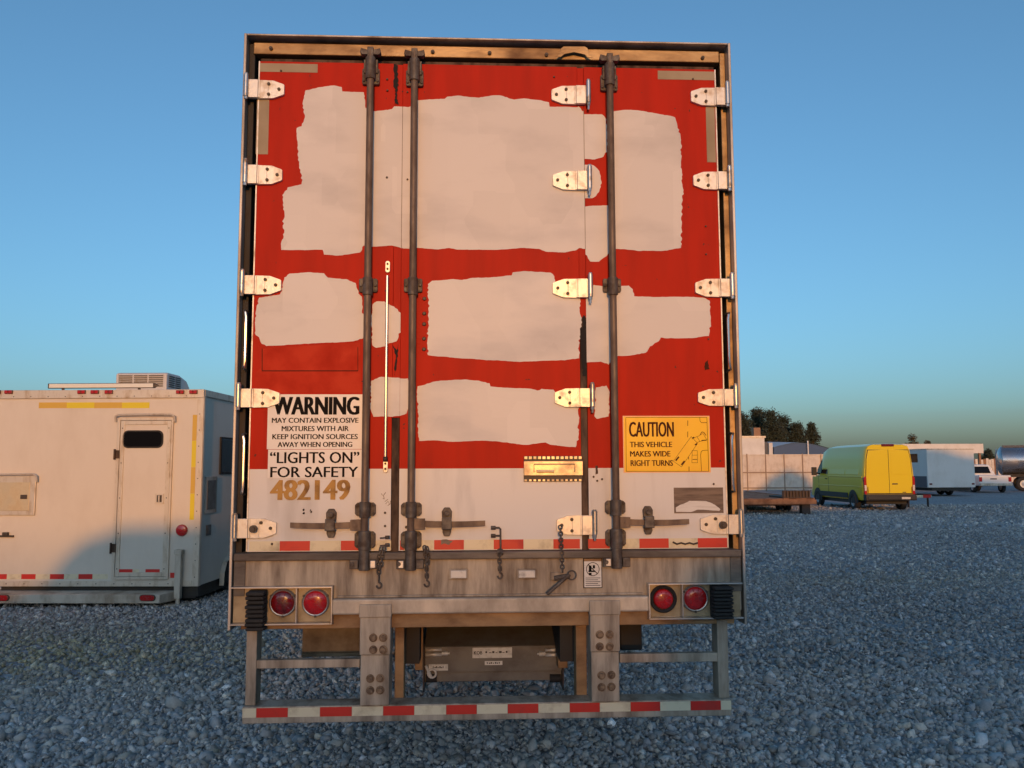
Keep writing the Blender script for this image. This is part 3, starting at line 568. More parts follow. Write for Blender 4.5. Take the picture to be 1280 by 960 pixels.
# lock rods -------------------------------------------------------
def plate(mb, cx, z0, z1, hw, yf, yb, m=0, r=.006):
    mb.prism([(cx-hw, z0+r), (cx-hw+r, z0), (cx+hw-r, z0), (cx+hw, z0+r), (cx+hw, z1-r), (cx+hw-r, z1), (cx-hw+r, z1), (cx-hw, z1-r)], yf, yb, m)
def lock_rod(pt, pb, door, hx0, hx1, ret, hdir, ypy):
    yR = -.022; a = P(*pt, yR); b_ = P(*pb, yR); xm = (a.x+b_.x)/2
    xm = (P(pt[0], pt[1], yR).x + P(pb[0], pb[1], yR).x)/2
    grp = MB(); grp.cyl((xm, yR, P(pb[0], 708, yR).z), (xm, yR, P(pt[0], pt[1]+2, yR).z), .0185, 16)
    rod = grp.build('lock_rod', 'rod_steel', TR)
    dy = pt[1]-60
    def zz(py): return px_z(py, pt[0], yR)
    # top keeper
    k = MB(); plate(k, xm, zz(103+dy), zz(83+dy), .046, -.001, YD-.001); k.cyl((xm, yR, zz(99+dy)), (xm, yR, zz(72+dy)), .027, 14); k.box(xm-.037, xm+.037, -.012, YD-.0012, zz(90+dy), zz(73+dy))
    k.box(xm-.016, xm+.016, yR-.018, .03, zz(72+dy)+.001, zz(60+dy)); k.prism([(xm-.055, zz(66+dy)), (xm-.045, zz(69+dy)), (xm+.045, zz(69+dy)), (xm+.055, zz(66+dy)), (xm+.05, zz(61+dy)), (xm+.018, zz(63+dy)), (xm-.018, zz(63+dy)), (xm-.05, zz(61+dy))], yR-.012, .0035)
    for sx in (-1, 1): k.cyl((xm+sx*.036, -.0012, zz(99+dy)), (xm+sx*.036, -.010, zz(99+dy)), .007, 8); k.cyl((xm+sx*.036, -.0012, zz(87+dy)), (xm+sx*.036, -.010, zz(87+dy)), .007, 8)
    k.build('rod_keeper', 'cast_steel', rod, .003)
    # middle guide
    k = MB(); plate(k, xm, px_z(366, pt[0]), px_z(349, pt[0]), .048, .004, YD-.001); k.cyl((xm, yR, px_z(369, pt[0], yR)), (xm, yR, px_z(347, pt[0], yR)), .026, 14)
    for sx in (-1, 1): k.cyl((xm+sx*.037, .0039, px_z(357.5, pt[0])), (xm+sx*.037, -.006, px_z(357.5, pt[0])), .009, 8)
    k.build('rod_guide', 'cast_steel', rod, .003)
    d2 = ypy
    for (ya, yb, r_) in ((628, 645, .027), (664, 685, .030)):
        k = MB(); z0, z1 = px_z(yb+d2, pb[0]), px_z(ya+d2, pb[0]); plate(k, xm, z0, z1, .052, .002, YD-.001, r=.012); k.cyl((xm, yR, z0-.006), (xm, yR, z1+.005), r_, 16)
        for sx in (-1, 1):
            for zq in (z0+.014, z1-.014): k.cyl((xm+sx*.041, .0019, zq), (xm+sx*.041, -.006, zq), .0075, 8)
        k.build('rod_guide', 'cast_steel', rod, .003)
    # cam at the foot
    k = MB(); z0, z1 = px_z(713+d2, pb[0], yR), px_z(686+d2, pb[0], yR); k.cyl((xm, yR, z0), (xm, yR, z1), .027, 16); zc0, zc1 = px_z(711+d2, pb[0], yR), px_z(698+d2, pb[0], yR)
    k.box(xm-.07, xm-.028, yR-.012, -.012, zc0, zc1-.006); k.box(xm+.028, xm+.066, yR-.012, -.012, zc0, zc1-.006); k.cyl((xm-.056, yR-.0125, (zc0+zc1)/2), (xm-.056, yR-.022, (zc0+zc1)/2), .011, 10)
    k.build('cam_lock', 'cast_steel', rod, .003)
    k = MB(); sd = 1 if hdir < 0 else -1; sd = {462: 1, 516.8: -1, 762.3: -1}[pt[0]]
    k.box(xm+sd*.034, xm+sd*.058, yR-.02, yR-.0125, zc0+.006, zc1-.010); k.build('cam_tab', 'hinge_steel', rod, .002)
    # handle with hub and retainer
    zc = px_z((hx0[1]+hx1[1])/2, (hx0[0]+hx1[0])/2, -.01); xe = px_x(hx0[0] if hdir < 0 else hx1[0], hx0[1], -.01); s = hdir; h = .0165
    k = MB(); k.prism([(xm+s*.018, zc-.026), (xm+s*.070, zc-.024), (xm+s*.070, zc+.028), (xm+s*.018, zc+.030)], -.030, -.004)
    k.cyl((xm+s*.045, -.0301, zc+.002), (xm+s*.045, -.035, zc+.002), .008, 8)
    n_ = 10; topl = [(xm+s*.071+(xe-xm-s*.071)*i/n_, zc+.017-.004*math.sin(i/n_*3.0)) for i in range(n_+1)]; bot = [(x, z-.030+.004*(j/n_)) for j, (x, z) in enumerate(topl)]
    k.prism(topl+bot[::-1], -.020, -.006); k.build('handle', 'rod_steel', rod, .005)
    xr = px_x(ret, hx0[1], 0); k = MB(); za, zb_ = zc-.062, zc+.082
    k.prism([(xr-.022, za+.02), (xr-.014, za), (xr+.014, za), (xr+.022, za+.02), (xr+.022, zc-.022), (xr-.022, zc-.022)], .004, YD-.0006)
    k.prism([(xr-.024, zc+.022), (xr+.024, zc+.022), (xr+.026, zb_-.02), (xr+.014, zb_), (xr-.014, zb_), (xr-.026, zb_-.02)], .002, YD-.0006)
    k.prism([(xr-.026, zc-.026), (xr+.026, zc-.026), (xr+.024, zc+.034), (xr-.024, zc+.034)], -.034, -.0205); k.cyl((xr, .002, zb_-.030), (xr, -.016, zb_-.030), .014, 10)
    k.box(xr-.020, xr+.020, -.0204, .003, zc+.019, zc+.032); k.box(xr-.020, xr+.020, -.0204, .003, zc-.0255, zc-.0175)
    k.build('handle_retainer', 'cast_steel', rod, .004)
lock_rod((462, 60), (456.6, 690), DL, (363, 657), (440, 657), 413.5, -1, 0)
lock_rod((516.8, 62), (514.8, 690), DM, (525, 655), (606.5, 655), 558.5, 1, 0)
lock_rod((762.3, 68), (770.6, 690), DR, (780, 653), (861, 653), 810.5, 1, -2.5)
# slim stainless stay rod on the left leaf
xm = px_x(482.8, 460, -.004); za, zb = px_z(583, 482), px_z(334, 483)
mb = MB(); mb.cyl((xm, -.002, za+.05), (xm, -.002, zb-.05), .0075, 12); k = mb.build('stay_rod', 'stainless', DL)
for z in (za, zb): mb = MB(); plate(mb, xm, z-.03, z+.03, .012, .008, YD-.0005); mb.build('stay_plate', 'hinge_steel', DL, .002)
for z in (za-.012, za+.014, zb-.012, zb+.014): mb = MB(); mb.cyl((xm, .0079, z), (xm, .002, z), .006, 8); mb.build('stay_bolt', 'bolt', DL)
mb = MB(); mb.cyl((xm, -.002, za+.025), (xm, -.002, za+.049), .011, 8); mb.build('stay_socket', 'bolt', DL)
# loose bolts and rivets on the leaves
def studs(door, pts, r=.008, name='stud'):
    for px, py in pts:
        p = P(px, py, YD); mb = MB(); mb.cyl((p.x, YD-.0018, p.z), (p.x, YD-.009, p.z), r, 8, 0, r*.7); mb.build(name, 'bolt', door)
studs(DM, [(530.5, 373.5), (530.3, 392), (530.2, 405.2), (530, 423.5), (530, 436.6)], .011, 'bolt')
studs(DM, [(617, 659.5), (617, 669.5), (508, 659)], .008, 'bolt'); studs(DL, [(481.3, 641), (481.3, 657.5), (340, 680), (484, 99.5), (484.3, 113.5), (483.7, 222), (509.4, 115)][:6], .0065, 'rivet')
studs(DR, [(866, 94 + 5), (882, 283), (882.5, 318), (885.5, 424), (892, 605)], .0055, 'rivet'); studs(DM, [(692.5, 96.5), (509.4, 115.5), (509.4, 224.5)], .0055, 'rivet'); studs(DL, [(351.5, 88.8)], .006, 'rivet')
studs(DR, [(746.5, 601), (752.5, 599), (742, 596)], .006, 'rivet')
sliver(DR, [(744, 582), (747, 582), (747.5, 592), (744.5, 593)], 'gasket', 'tear', .0022, .002); sliver(DR, [(882, 452), (885, 450), (887, 461), (881, 463), (880, 458)], 'ink_brown', 'tear', .0022, .003)
sliver(DM, [(551, 675.5), (558, 674), (566, 676), (562, 681), (557, 679.5), (552, 681)], 'decal_brown', 'scuff', .0030, .008)
# pencilled scribble on the white band
mb = MB()
for pts in ([(476.5, 617), (479, 620), (482, 615.5)], [(479.5, 620), (480.5, 624), (478.5, 623)], [(481, 627), (485, 624)], [(482, 630), (485, 626.5), (487, 630.5), (488.5, 626)], [(484.5, 632), (488.5, 629.5)]):
    mb.tube([P(a, b_, YD-.001) for a, b_ in pts], .0016, 4)
mb.build('scribble', 'decal_brown', DL)
for a, b_ in ((379.5, 637.5), (379.8, 641.5), (388, 638.2), (389, 640)): p = P(a, b_, YD); mb = MB(); mb.flat(ragged([(p.x-.004, p.z-.005), (p.x+.003, p.z-.004), (p.x+.004, p.z+.006), (p.x-.002, p.z+.005)], .002, .003), YD-.0016); mb.build('paint_chip', 'ink', DL)
# ------------------------------------------------------------------ sill, rear frame, lamps and under-ride guard
mb = MB(); mb.box(XL+.0225, XR-.0225, -.022, .12, z_sill0, z_sill1); mb.build('door_sill', 'sill_dark', TR, .006)
zf1, zf0 = z_sill0-.001, px_z(745, 620, 0)
mb = MB(); mb.box(XL+.0225, XR-.0225, .004, .15, zf0-.085, zf1); mb.build('rear_frame', 'frame_dirty', TR, .004)
for s, xx in ((-1, XL+.0226), (1, XR-.0226)):
    mb = MB(); mb.box(xx, xx-s*.055, -.006, .0035, zf0+.012, zf1-.001); mb.build('corner_plate', 'sill_dark', TR, .003)
xb0, xb1 = px_x(414.5, 756, -.04), px_x(811.5, 755, -.04)
mb = MB(); mb.prism([(xb0, z_ledge0), (xb1, z_ledge0), (xb1, z_ledge1), (xb0, z_ledge1)], -.045, .0035); mb.build('bumper_rail', 'alu_dirty', TR, .010, 3)
mb = MB(); mb.box(xb0+.02, xb1-.02, -.014, .0036, z_ledge1+.0005, z_ledge1+.012); mb.build('rail_weld', 'frame_dirty', TR, .005)
# lower rusty cross beam
zr0 = px_z(783.5, 620, 0); xu0, xu1 = px_x(490, 776, 0), px_x(736, 776, 0)
mb = MB(); mb.box(XL+.06, XR-.06, .006, .14, zr0, z_ledge0-.001); mb.build('cross_beam', 'rust_beam', TR, .004)
# lamp boxes
def lamp_box(x0, x1, y0, y1, side, lamps):
    cy = (y0+y1)/2; xa, xb = px_x(x0, cy, -.045), px_x(x1, cy, -.045); zt, zb = px_z(y0, (x0+x1)/2, -.045), px_z(y1, (x0+x1)/2, -.045); t = .007; yf = -.05
    xa, xb = (max(xa, XL+.0226), xb) if side < 0 else (xa, min(xb, XR-.0226))
    mb = MB(); mb.box(xa, xb, .0, .0035, zb+t, zt-t, 0)
    mb.box(xa, xb, yf, .003, zt-t, zt, 1); mb.box(xa, xb, yf, .003, zb, zb+t, 1)
    xe = xb if side < 0 else xa; mb.box(xe, xe+side*t, yf, .003, zb+t, zt-t, 1)
    xd = (px_x(lamps[0][0], cy)+px_x(lamps[1][0], cy))/2; mb.box(xd-.003, xd+.003, yf+.004, .003, zb+t, zt-t, 1)
    bx = mb.build('lamp_box', ['box_tan', 'alu'], TR, .003)
    for (lx, ly, kind) in lamps:
        p = P(lx, ly, -.02); k = MB()
        prof = [(.066, .0), (.068, -.012), (.062, -.018), (.057, -.016)] if kind != 'ringed' else [(.068, .0), (.069, -.016), (.063, -.022), (.051, -.014)]
        k.lathe(prof, (p.x, 0, p.z), 'y', 28); k.build('lamp_ring', 'alu' if kind != 'ringed' else 'rubber', bx)
        R0 = .058 if kind != 'ringed' else .050; k = MB(); k.lathe([(R0, -.010), (R0*.98, -.020), (R0*.85, -.027), (R0*.5, -.031), (.001, -.032)], (p.x, 0, p.z), 'y', 28)
        for i in range(10):                                  # fine moulded lens ribs
            t_ = 2*math.pi*i/10; k.cyl((p.x+R0*.2*math.cos(t_), -.031, p.z+R0*.2*math.sin(t_)), (p.x+R0*.8*math.cos(t_), -.0275, p.z+R0*.8*math.sin(t_)), .002, 5)
        k.build('lamp_lens', 'lens_red' if kind == 'bright' else 'lens_dark' if kind == 'dark' else 'lens_red', bx)
        if kind != 'ringed':
            for i in range(3):
                t_ = math.radians(-90+120*i); c = (p.x+.066*math.cos(t_), -.012, p.z+.066*math.sin(t_)); k = MB(); k.cyl(c, (c[0], -.022, c[2]), .006, 8); k.build('lamp_screw', 'bolt', bx)
    return zt, zb
lamp_box(288, 415.5, 733.5, 781.5, -1, [(353, 753.5, 'dark'), (394, 753.5, 'bright')])
lamp_box(811, 929, 729, 774, 1, [(869.5, 748, 'bright'), (829.5, 749, 'ringed')])
for (x0, x1, y0, y1) in ((308, 330, 739, 789), (892, 915.5, 733, 774)):
    xa, xb = px_x(x0, 760, -.07), px_x(x1, 760, -.07); za, zb = px_z(y1, (x0+x1)/2, -.07), px_z(y0, (x0+x1)/2, -.07); n_ = 9; mb = MB()
    mb.box(xa, xb, -.035, -.0005, za, zb)
    for i in range(n_):
        a = za+(zb-za)*(i+.08)/n_; mb.box(xa-.003*(i % 2), xb+.003*((i+1) % 2), -.085-.006*(i % 3), -.0351, a, a+(zb-za)*.80/n_)
    mb.build('dock_bumper', 'rubber', TR, .005)
# marker lamps and brackets on the rear frame
for (x0, x1, y0, y1) in ((561.5, 585, 711.5, 722), (646, 670.5, 711.5, 721.5)):
    xa, xb = px_x(x0, 717, 0), px_x(x1, 717, 0); za, zb = px_z(y1, x0), px_z(y0, x0); mb = MB(); mb.box(xa, xb, -.014, .0035, za-.004, zb+.004, 0); mb.box(xa+.008, xb-.008, -.022, -.0141, za+.002, zb-.002, 1)
    mb.build('marker_lamp', ['frame_dirty', 'grey_plate'], TR, .003)
mb = MB(); a = P(688, 716, 0); mb.box(a.x, a.x+.06, -.012, .0035, a.z-.036, a.z+.004); mb.build('pin_bracket', 'frame_dirty', TR, .003)
# small warning sticker with pictogram
y = -.0005; A = P(729, 697.5, 0); B = P(753, 735, 0); ww = B.x-A.x; hh = A.z-B.z
mb = MB(); mb.box(A.x, B.x, y, .0038, B.z, A.z, 1); mb.box(A.x+.004, B.x-.004, y-.0008, y-.0001, B.z+.004, A.z-.004, 0); mb.box(A.x+.004, B.x-.004, y-.0016, y-.0009, A.z-.016, A.z-.004, 2)
cx, cz, r_ = (A.x+B.x)/2, A.z-hh*.37, ww*.34; yy = y-.0018
for i in range(28):
    t0, t1 = 2*math.pi*i/28, 2*math.pi*(i+1)/28; mb.face([(cx+(r_-.0016)*math.cos(t0), yy, cz+(r_-.0016)*math.sin(t0)), (cx+(r_-.0016)*math.cos(t1), yy, cz+(r_-.0016)*math.sin(t1)), (cx+(r_+.0016)*math.cos(t1), yy, cz+(r_+.0016)*math.sin(t1)), (cx+(r_+.0016)*math.cos(t0), yy, cz+(r_+.0016)*math.sin(t0))], 1)
d = r_*.72; mb.face([(cx-d, yy, cz+d-.003), (cx-d+.003, yy, cz+d), (cx+d, yy, cz-d+.003), (cx+d-.003, yy, cz-d)], 1)
for (a, b_, c, e) in ((-.62, -.2, -.35, .55), (.0, .35, .1, .6), (-.7, .35, -.45, -.22), (-.62, -.2, -.95, -.55)): mb.face([(cx+a*r_, yy, cz+c*r_), (cx+b_*r_, yy, cz+c*r_), (cx+b_*r_, yy, cz+e*r_), (cx+a*r_, yy, cz+e*r_)], 1)
for i in range(5): z = B.z+.012+i*hh*.062; mb.box(A.x+.010, B.x-.010-.012*(i % 2), yy-.0001, yy, z, z+.0028, 1)
mb.build('warning_sticker', ['paper', 'ink', 'rust_beam'], TR, label='small white sticker with a struck-through pictogram', fixn=False)
# chains, hooks and the pin on its chain
def chain(pts, name, wire=.0036, Lk=.026):
    mb = MB(); pts = [Vector(p) for p in pts]; d = 0
    seg = []
    for a, b_ in zip(pts, pts[1:]):
        n_ = max(1, round((b_-a).length/(Lk*.72)))
        for i in range(n_): seg.append((a+(b_-a)*(i/n_), a+(b_-a)*((i+1)/n_)))
    for i, (a, b_) in enumerate(seg):
        c = (a+b_)/2; t = (b_-a).normalized(); u = t.cross(Vector((0, 1, 0))).normalized(); v = t.cross(u); wv = u if i % 2 == 0 else v; e = Lk/2-.006; ring = []
        for k in range(12):
            an = 2*math.pi*k/12; ring.append(c+t*(e*(1 if math.cos(an) > 0 else -1)*min(1, abs(math.cos(an))*3)+.006*math.cos(an))+wv*.0085*math.sin(an))
        mb.tube(ring+[ring[0]], wire, 5)
    return mb.build(name, 'cast_steel', TR)
def hook_clip(px, py, s=1.0):
    p = P(px, py, -.02); mb = MB(); pts = []
    for k in range(11): an = math.radians(90-27*k*s); pts.append((p.x+.012*math.cos(an), -.022, p.z-.030+.014*math.sin(an)))
    mb.tube([(p.x, -.022, p.z+.02), (p.x, -.022, p.z)]+pts, .0048, 6); mb.build('chain_hook', 'cast_steel', TR)
yc = -.022
chain([P(477, 684, yc), P(472, 703, yc), P(474, 722, yc)], 'chain'); hook_clip(473.6, 724)
chain([P(480, 684, yc-.006), P(476.5, 703, yc-.006), P(475, 712, yc-.006)], 'chain')
chain([P(530.5, 683, yc), P(532.5, 700, yc), P(533.5, 722, yc)], 'chain'); hook_clip(533.5, 722); chain([P(533, 684, yc-.006), P(535.5, 697, yc-.006), P(533.6, 709, yc-.006)], 'chain')
mb = MB()
for (px, py) in ((484, 671.5), (484, 681)):
    p = P(px, py, 0); mb.cyl((p.x-.035, -.004, p.z-.004), (p.x, -.012, p.z), .004, 6); mb.cyl((p.x-.008, -.012, p.z), (p.x+.012, -.014, p.z+.001), .009, 8)
mb.build('chain_bolt', 'cast_steel', TR)
mb = MB()
for (px, py) in ((617, 659.5), (617, 669.5)):
    p = P(px, py, 0); mb.cyl((p.x-.014, -.010, p.z), (p.x+.010, -.010, p.z), .010, 8); mb.cyl((p.x+.0101, -.010, p.z), (p.x+.03, -.010, p.z), .005, 6)
p = P(625, 659.5, 0); q = P(625, 692, 0); mb.tube([(p.x-.006, -.010, p.z), (p.x+.002, -.011, p.z-.006), (p.x+.003, -.012, q.z)], .005, 6); mb.cyl((q.x, -.012, q.z+.018), (q.x, -.03, q.z+.0), .016, 8)
mb.build('chain_bolt', 'cast_steel', TR)
chain([P(624, 690, yc-.01), P(625, 713, yc)], 'chain'); hook_clip(625, 712)
chain([P(700.5, 657, -.03), P(702, 685, -.03), P(703.5, 715, -.03)], 'chain', .0034, .022)
mb = MB(); p = P(715, 719, -.03); mb.ring((p.x, -.03, p.z), (0, 1, 0), .022, .0034, 20, 6); a = P(712, 718, -.034); b_ = P(684, 742.5, -.055); mb.cyl(a, b_, .0095, 10); a2 = P(693, 723, -.03); b2 = P(712, 720, -.03); mb.cyl(a2, b2, .013, 8)
mb.build('drop_pin', 'cast_steel', TR)

# under-ride guard
YG = -.03
def gx(px, py, y=YG): return P(px, py, y).x
def gz(py, px=610, y=YG): return P(px, py, y).z
zb1, zb0 = gz(879), gz(900); xg0, xg1 = gx(302.5, 888), gx(914.5, 880)
mb = MB(); mb.box(xg0, xg1, YG, YG+.13, zb0, zb1); guard = mb.build('guard_beam', 'frame_dirty', TR, .005)
cuts = [303, 320.5, 360, 400, 440, 479, 518, 557.7, 596, 634.5, 673, 712, 749.6, 788, 825, 863, 900.7, 914]
red = False
for i, (a, b_) in enumerate(zip(cuts, cuts[1:])):
    pm = 886-(a-303)*.021; A = P(a, pm, YG); B = P(b_, pm, YG); mb = MB(); mb.box(A.x+.0008, B.x-.0008, YG-.002, YG-.0003, zb0+.030, zb1-.006); mb.build('reflective_tape', 'tape_red' if red else 'tape_white', guard); red = not red
for (x0, x1, ytop, ybot, ybreak, rows) in ((449.5, 488, 756, 872, 819, None), (738, 775, 751, 868, 815, None)):
    xa, xb = gx(x0, 810, -.05), gx(x1, 810, -.05); zt, zb_, zk = px_z(ytop, x0, -.06), zb1-.002, px_z(ybreak, x0, -.05)
    mb = MB(); mb.box(xa+.004, xb-.004, -.044, .10, zb1+.0006, zk-.0015); mb.box(xa, xb, -.052, .10, zk, z_ledge0-.0006); mb.box(xa-.004, xb+.004, -.060, -.0455, z_ledge0-.012, zt)
    up_ = mb.build('guard_upright', 'frame_dirty', TR, .005)
    dz = px_z(810, x0, -.05)-px_z(824, x0, -.05)
    off = -4 if x0 > 600 else 0
    for (px, py, yy) in ((466.6, 797, -.052), (479, 797, -.052), (466.6, 812, -.052), (479, 812, -.052), (462.8, 848, -.044), (475.2, 847.5, -.044), (462.8, 862.8, -.044), (475.2, 862.3, -.044)):
        xq = px if x0 < 600 else px-463+(746 if py < 820 else 751.5) - (0 if py < 820 else -.5)
        p = P(xq, py+off, yy); k = MB(); k.cyl((p.x, yy-.0006, p.z), (p.x, yy-.006, p.z), .0205, 14); k.cyl((p.x, yy-.0061, p.z), (p.x, yy-.020, p.z), .015, 6); k.build('bolt', 'bolt_rusty', up_, .002)
for (x0, x1, ytop, yb) in ((493.5, 505, 784, .10), (720, 733.5, 781, .10), (518.5, 528.5, 784, .42), (697.5, 709.5, 781, .42)):
    xa, xb = P(x0, 820, yb).x, P(x1, 820, yb).x; mb = MB(); mb.box(xa, xb, yb, yb+.10, (zb1-.03 if yb < .3 else P(523, 838, yb).z), zr0-.001 if yb < .14 else 1.04); mb.build('inner_upright', 'rust_beam', TR, .004)
for (x0, x1, y0, y1, xq) in ((318, 449.5, 825, 835.5, 380), (775, 901, 817, 828, 840)):
    xa, xb = gx(x0, 830, 0), gx(x1, 825, 0); mb = MB(); mb.box(xa, xb, .005, .045, P(xq, y1, .0).z, P(xq, y0, .0).z); mb.build('guard_bar', 'frame_dirty', TR, .003)
for (x0, x1, s) in ((307.5, 320.5, 1), (897.5, 910.5, -1)):
    xa, xb = gx(x0, 830, 0), gx(x1, 830, 0); mb = MB(); mb.box(xa, xa+.008 if s > 0 else xb, -.001, .09, zb1+.0006, zr0+.03) if False else None
    mb.box(xa, xb, -.002, .004, zb1+.0006, zr0+.02); mb.box(xb-.008 if s > 0 else xa, xb if s > 0 else xa+.008, .0045, .10, zb1+.0006, zr0+.02); mb.build('guard_post', 'frame_dirty', TR, .002)
mb = MB(); A = P(378, 786, .42); B = P(450, 819.5, .42); mb.box(A.x, B.x+.05, .42, .44, B.z, A.z+.12); mb.box(A.x, B.x+.05, .40, .4195, B.z, B.z+.02); mb.build('bracket_plate', 'sill_tan', TR, .004)
mb = MB(); A = P(775, 781, .5); B = P(803, 813, .5); mb.box(A.x, B.x, .5, .7, B.z, A.z+.12); mb.build('valve_box', 'under_dark', TR, .01)
# grey hinged equipment panel under the frame
yp = .52; A = P(531, 809, yp); B = P(702.5, 838, yp); T = P(534, 786, yp+.20)
mb = MB(); mb.prism([(A.x, B.z), (B.x, B.z), (B.x, A.z), (A.x, A.z)], yp, yp+.006)
mb.raw([(A.x, yp+.001, A.z+.001), (B.x, yp+.001, A.z+.001), (B.x, yp+.28, A.z+.10), (A.x, yp+.28, A.z+.10), (A.x, yp+.005, A.z-.004), (B.x, yp+.005, A.z-.004), (B.x, yp+.285, A.z+.094), (A.x, yp+.285, A.z+.094)], [(0, 1, 2, 3), (4, 7, 6, 5), (0, 4, 5, 1), (2, 6, 7, 3), (0, 3, 7, 4), (1, 5, 6, 2)])
mb.box(A.x, B.x, yp+.03, yp+.04, B.z-.06, B.z+.002); eq = mb.build('equipment_panel', 'grey_panel', TR, .003)
for xx in (A.x-.004, B.x+.004):
    mb = MB(); mb.box(xx-.004, xx+.004, yp-.03, yp+.30, B.z-.10, A.z+.02); mb.build('panel_bracket', 'rust_dark', eq)
for s, px in ((1, 532), (-1, 701.5)):
    p = P(px, 815, yp); mb = MB(); xe = p.x+s*.09
    mb.cyl((p.x, yp-.012, p.z+.014), (xe, yp-.012, p.z+.014), .009, 8); mb.cyl((p.x, yp-.014, p.z-.012), (xe, yp-.014, p.z-.012), .011, 8); mb.build('panel_latch', 'hinge_steel', eq)
    mb = MB(); mb.cyl((xe, yp-.013, p.z-.006), (xe+s*.035, yp-.013, p.z-.006), .012, 10); mb.cyl((xe+s*.035, yp-.013, p.z-.006), (xe+s*.045, yp-.013, p.z-.006), .006, 8); mb.build('latch_knob', 'grey_plate', eq)
    p = P(px+s*7, 849, yp); mb = MB(); mb.cyl((p.x-.03, yp+.02, p.z), (p.x+.03, yp+.02, p.z), .022, 12); mb.build('panel_roller', 'rubber', eq)
def small_plate(x0, y0, x1, y1, name, txt=None, mat='grey_plate'):
    A = P(x0, y0, yp-.004); B = P(x1, y1, yp-.004); mb = MB(); mb.box(A.x, B.x, yp-.006, yp-.0005, B.z, A.z, 0)
    if txt:
        h_ = A.z-B.z; w_ = B.x-A.x
        for (s, a, b_, c, d) in txt:
            if not s:                                        # worn lettering, no longer legible
                for k in range(7):
                    q0 = A.x+w_*(a+(b_-a)*(k+.1)/7); mb.box(q0, q0+w_*(b_-a)*(.5+.3*((k*5) % 3)/2)/7, yp-.0072, yp-.0062, B.z+h_*(c+.1), B.z+h_*(d-.12*(k % 2)), 1)
                continue
            text_into(mb, s, A.x+w_*a, A.x+w_*b_, B.z+h_*c, B.z+h_*d, yp-.0068, 1, .0006)
    mb.build(name, [mat, 'under_dark'], eq, fixn=False)
small_plate(590.5, 809.8, 640, 822, 'maker_plate', [('KOB', .04, .25, .35, .68), ('', .32, .92, .38, .66)])
small_plate(606, 826.5, 628, 831, 'serial_plate', [('', .1, .9, .25, .75)], 'paper'); small_plate(536, 830.5, 560, 838, 'rating_plate', [('', .2, .8, .3, .7)])
mb = MB(); mb.tube([P(532, 832, yp-.02), P(535, 838, yp-.02), P(539, 846, yp-.02)], .008, 6); p = P(540, 842, yp-.02); mb.ring(p, (0, 1, 0), .022, .006, 14, 6); mb.build('panel_shackle', 'grey_plate', eq)
# axles and wheels far forward under the floor
def wheel(parent, c, R_, W_, name='wheel', n=28):
    mb = MB(); h = W_/2
    mb.lathe([(R_*.56, -h*.8), (R_*.62, -h), (R_*.90, -h), (R_*.985, -h*.75), (R_, -h*.3), (R_, h*.3), (R_*.985, h*.75), (R_*.90, h), (R_*.62, h), (R_*.56, h*.8)], c, 'x', n, 0)
    wv = mb.build(name, 'tyre', parent); mb = MB()
    for s in (-1, 1): mb.lathe([(R_*.56, s*h*.8), (R_*.50, s*h*.55), (R_*.30, s*h*.50), (R_*.16, s*h*.62), (.001, s*h*.64)], c, 'x', n, 0)
    mb.lathe([(R_*.555, -h*.8), (R_*.555, h*.8)], c, 'x', n, 0); mb.build('rim', 'rim', wv); return wv
for yy in (6.2, 7.45):
    mb = MB(); mb.cyl((-1.0, yy, .5), (1.0, yy, .5), .06, 12); mb.build('axle', 'under_dark', TR)
    for xx in (-1.13, -.80, .80, 1.13): wheel(TR, (xx, yy, .51), .51, .27)
for xx in (-.6, .6):
    mb = MB(); mb.box(xx-.07, xx+.07, 13.0, 13.14, .06, 1.045); mb.box(xx-.16, xx+.16, 12.9, 13.24, .0, .055); mb.build('landing_leg', 'under_dark', TR)
mb = MB(); mb.box(-.55, .55, 5.4, 8.3, .62, .775); mb.build('bogie', 'under_dark', TR)
# ------------------------------------------------------------------ white box trailer on the left
o = G(119.5, 757); LF = Frame((o.x, o.y, 0), math.radians(-4))
LT = thing('box_trailer', 'white enclosed box trailer with a narrow rear door and rooftop air conditioner', 'trailer', (o.x, o.y, 0), math.radians(-4))
def lp(px, py, y=0): return LF.loc(px, py, y)
hw = lp(252, 600).x; ztop = lp(180, 487).z; zbot = lp(120, 733).z; LEN = 7.2
XW = hw; 
mb = MB(); mb.box(-hw-.22, hw-.02, .012, LEN, zbot, ztop-.02); mb.build('body', 'box_white', LT)
mb = MB(); mb.box(-hw-.24, hw, -.012, .03, ztop-.115, ztop); mb.box(hw-.03, hw+.004, .031, LEN, ztop-.09, ztop); mb.box(-hw-.24, -hw-.21, .031, LEN, ztop-.09, ztop); mb.build('roof_rail', 'box_trim', LT, .006)
mb = MB(); mb.box(-hw-.209, hw-.031, .031, LEN-.01, ztop-.022, ztop-.004); mb.build('roof', 'box_white', LT)
for s in (-1, 1):
    off = 0 if s > 0 else -.24; mb = MB(); mb.box(s*hw, s*(hw-.085), -.008, .011, zbot+.001, ztop-.116); mb.box(s*(hw+.004), s*(hw-.019), .0112, .07, zbot+.001, ztop-.0916); mb.v = [(x+off, y_, z) for x, y_, z in mb.v]; mb.build('corner_trim', 'box_trim', LT, .004)
zl = lp(120, 726).z
mb = MB(); mb.box(-hw-.153, hw-.086, -.010, .0115, zbot, zl); mb.build('sill_trim', 'box_trim', LT, .004)
mb = MB(); mb.box(-hw+.05, hw-.05, .05, LEN-.1, zbot-.16, zbot-.001); mb.box(hw-.14, hw-.01, .02, .15, zbot-.13, zbot-.001); mb.build('chassis', 'under_dark', LT)
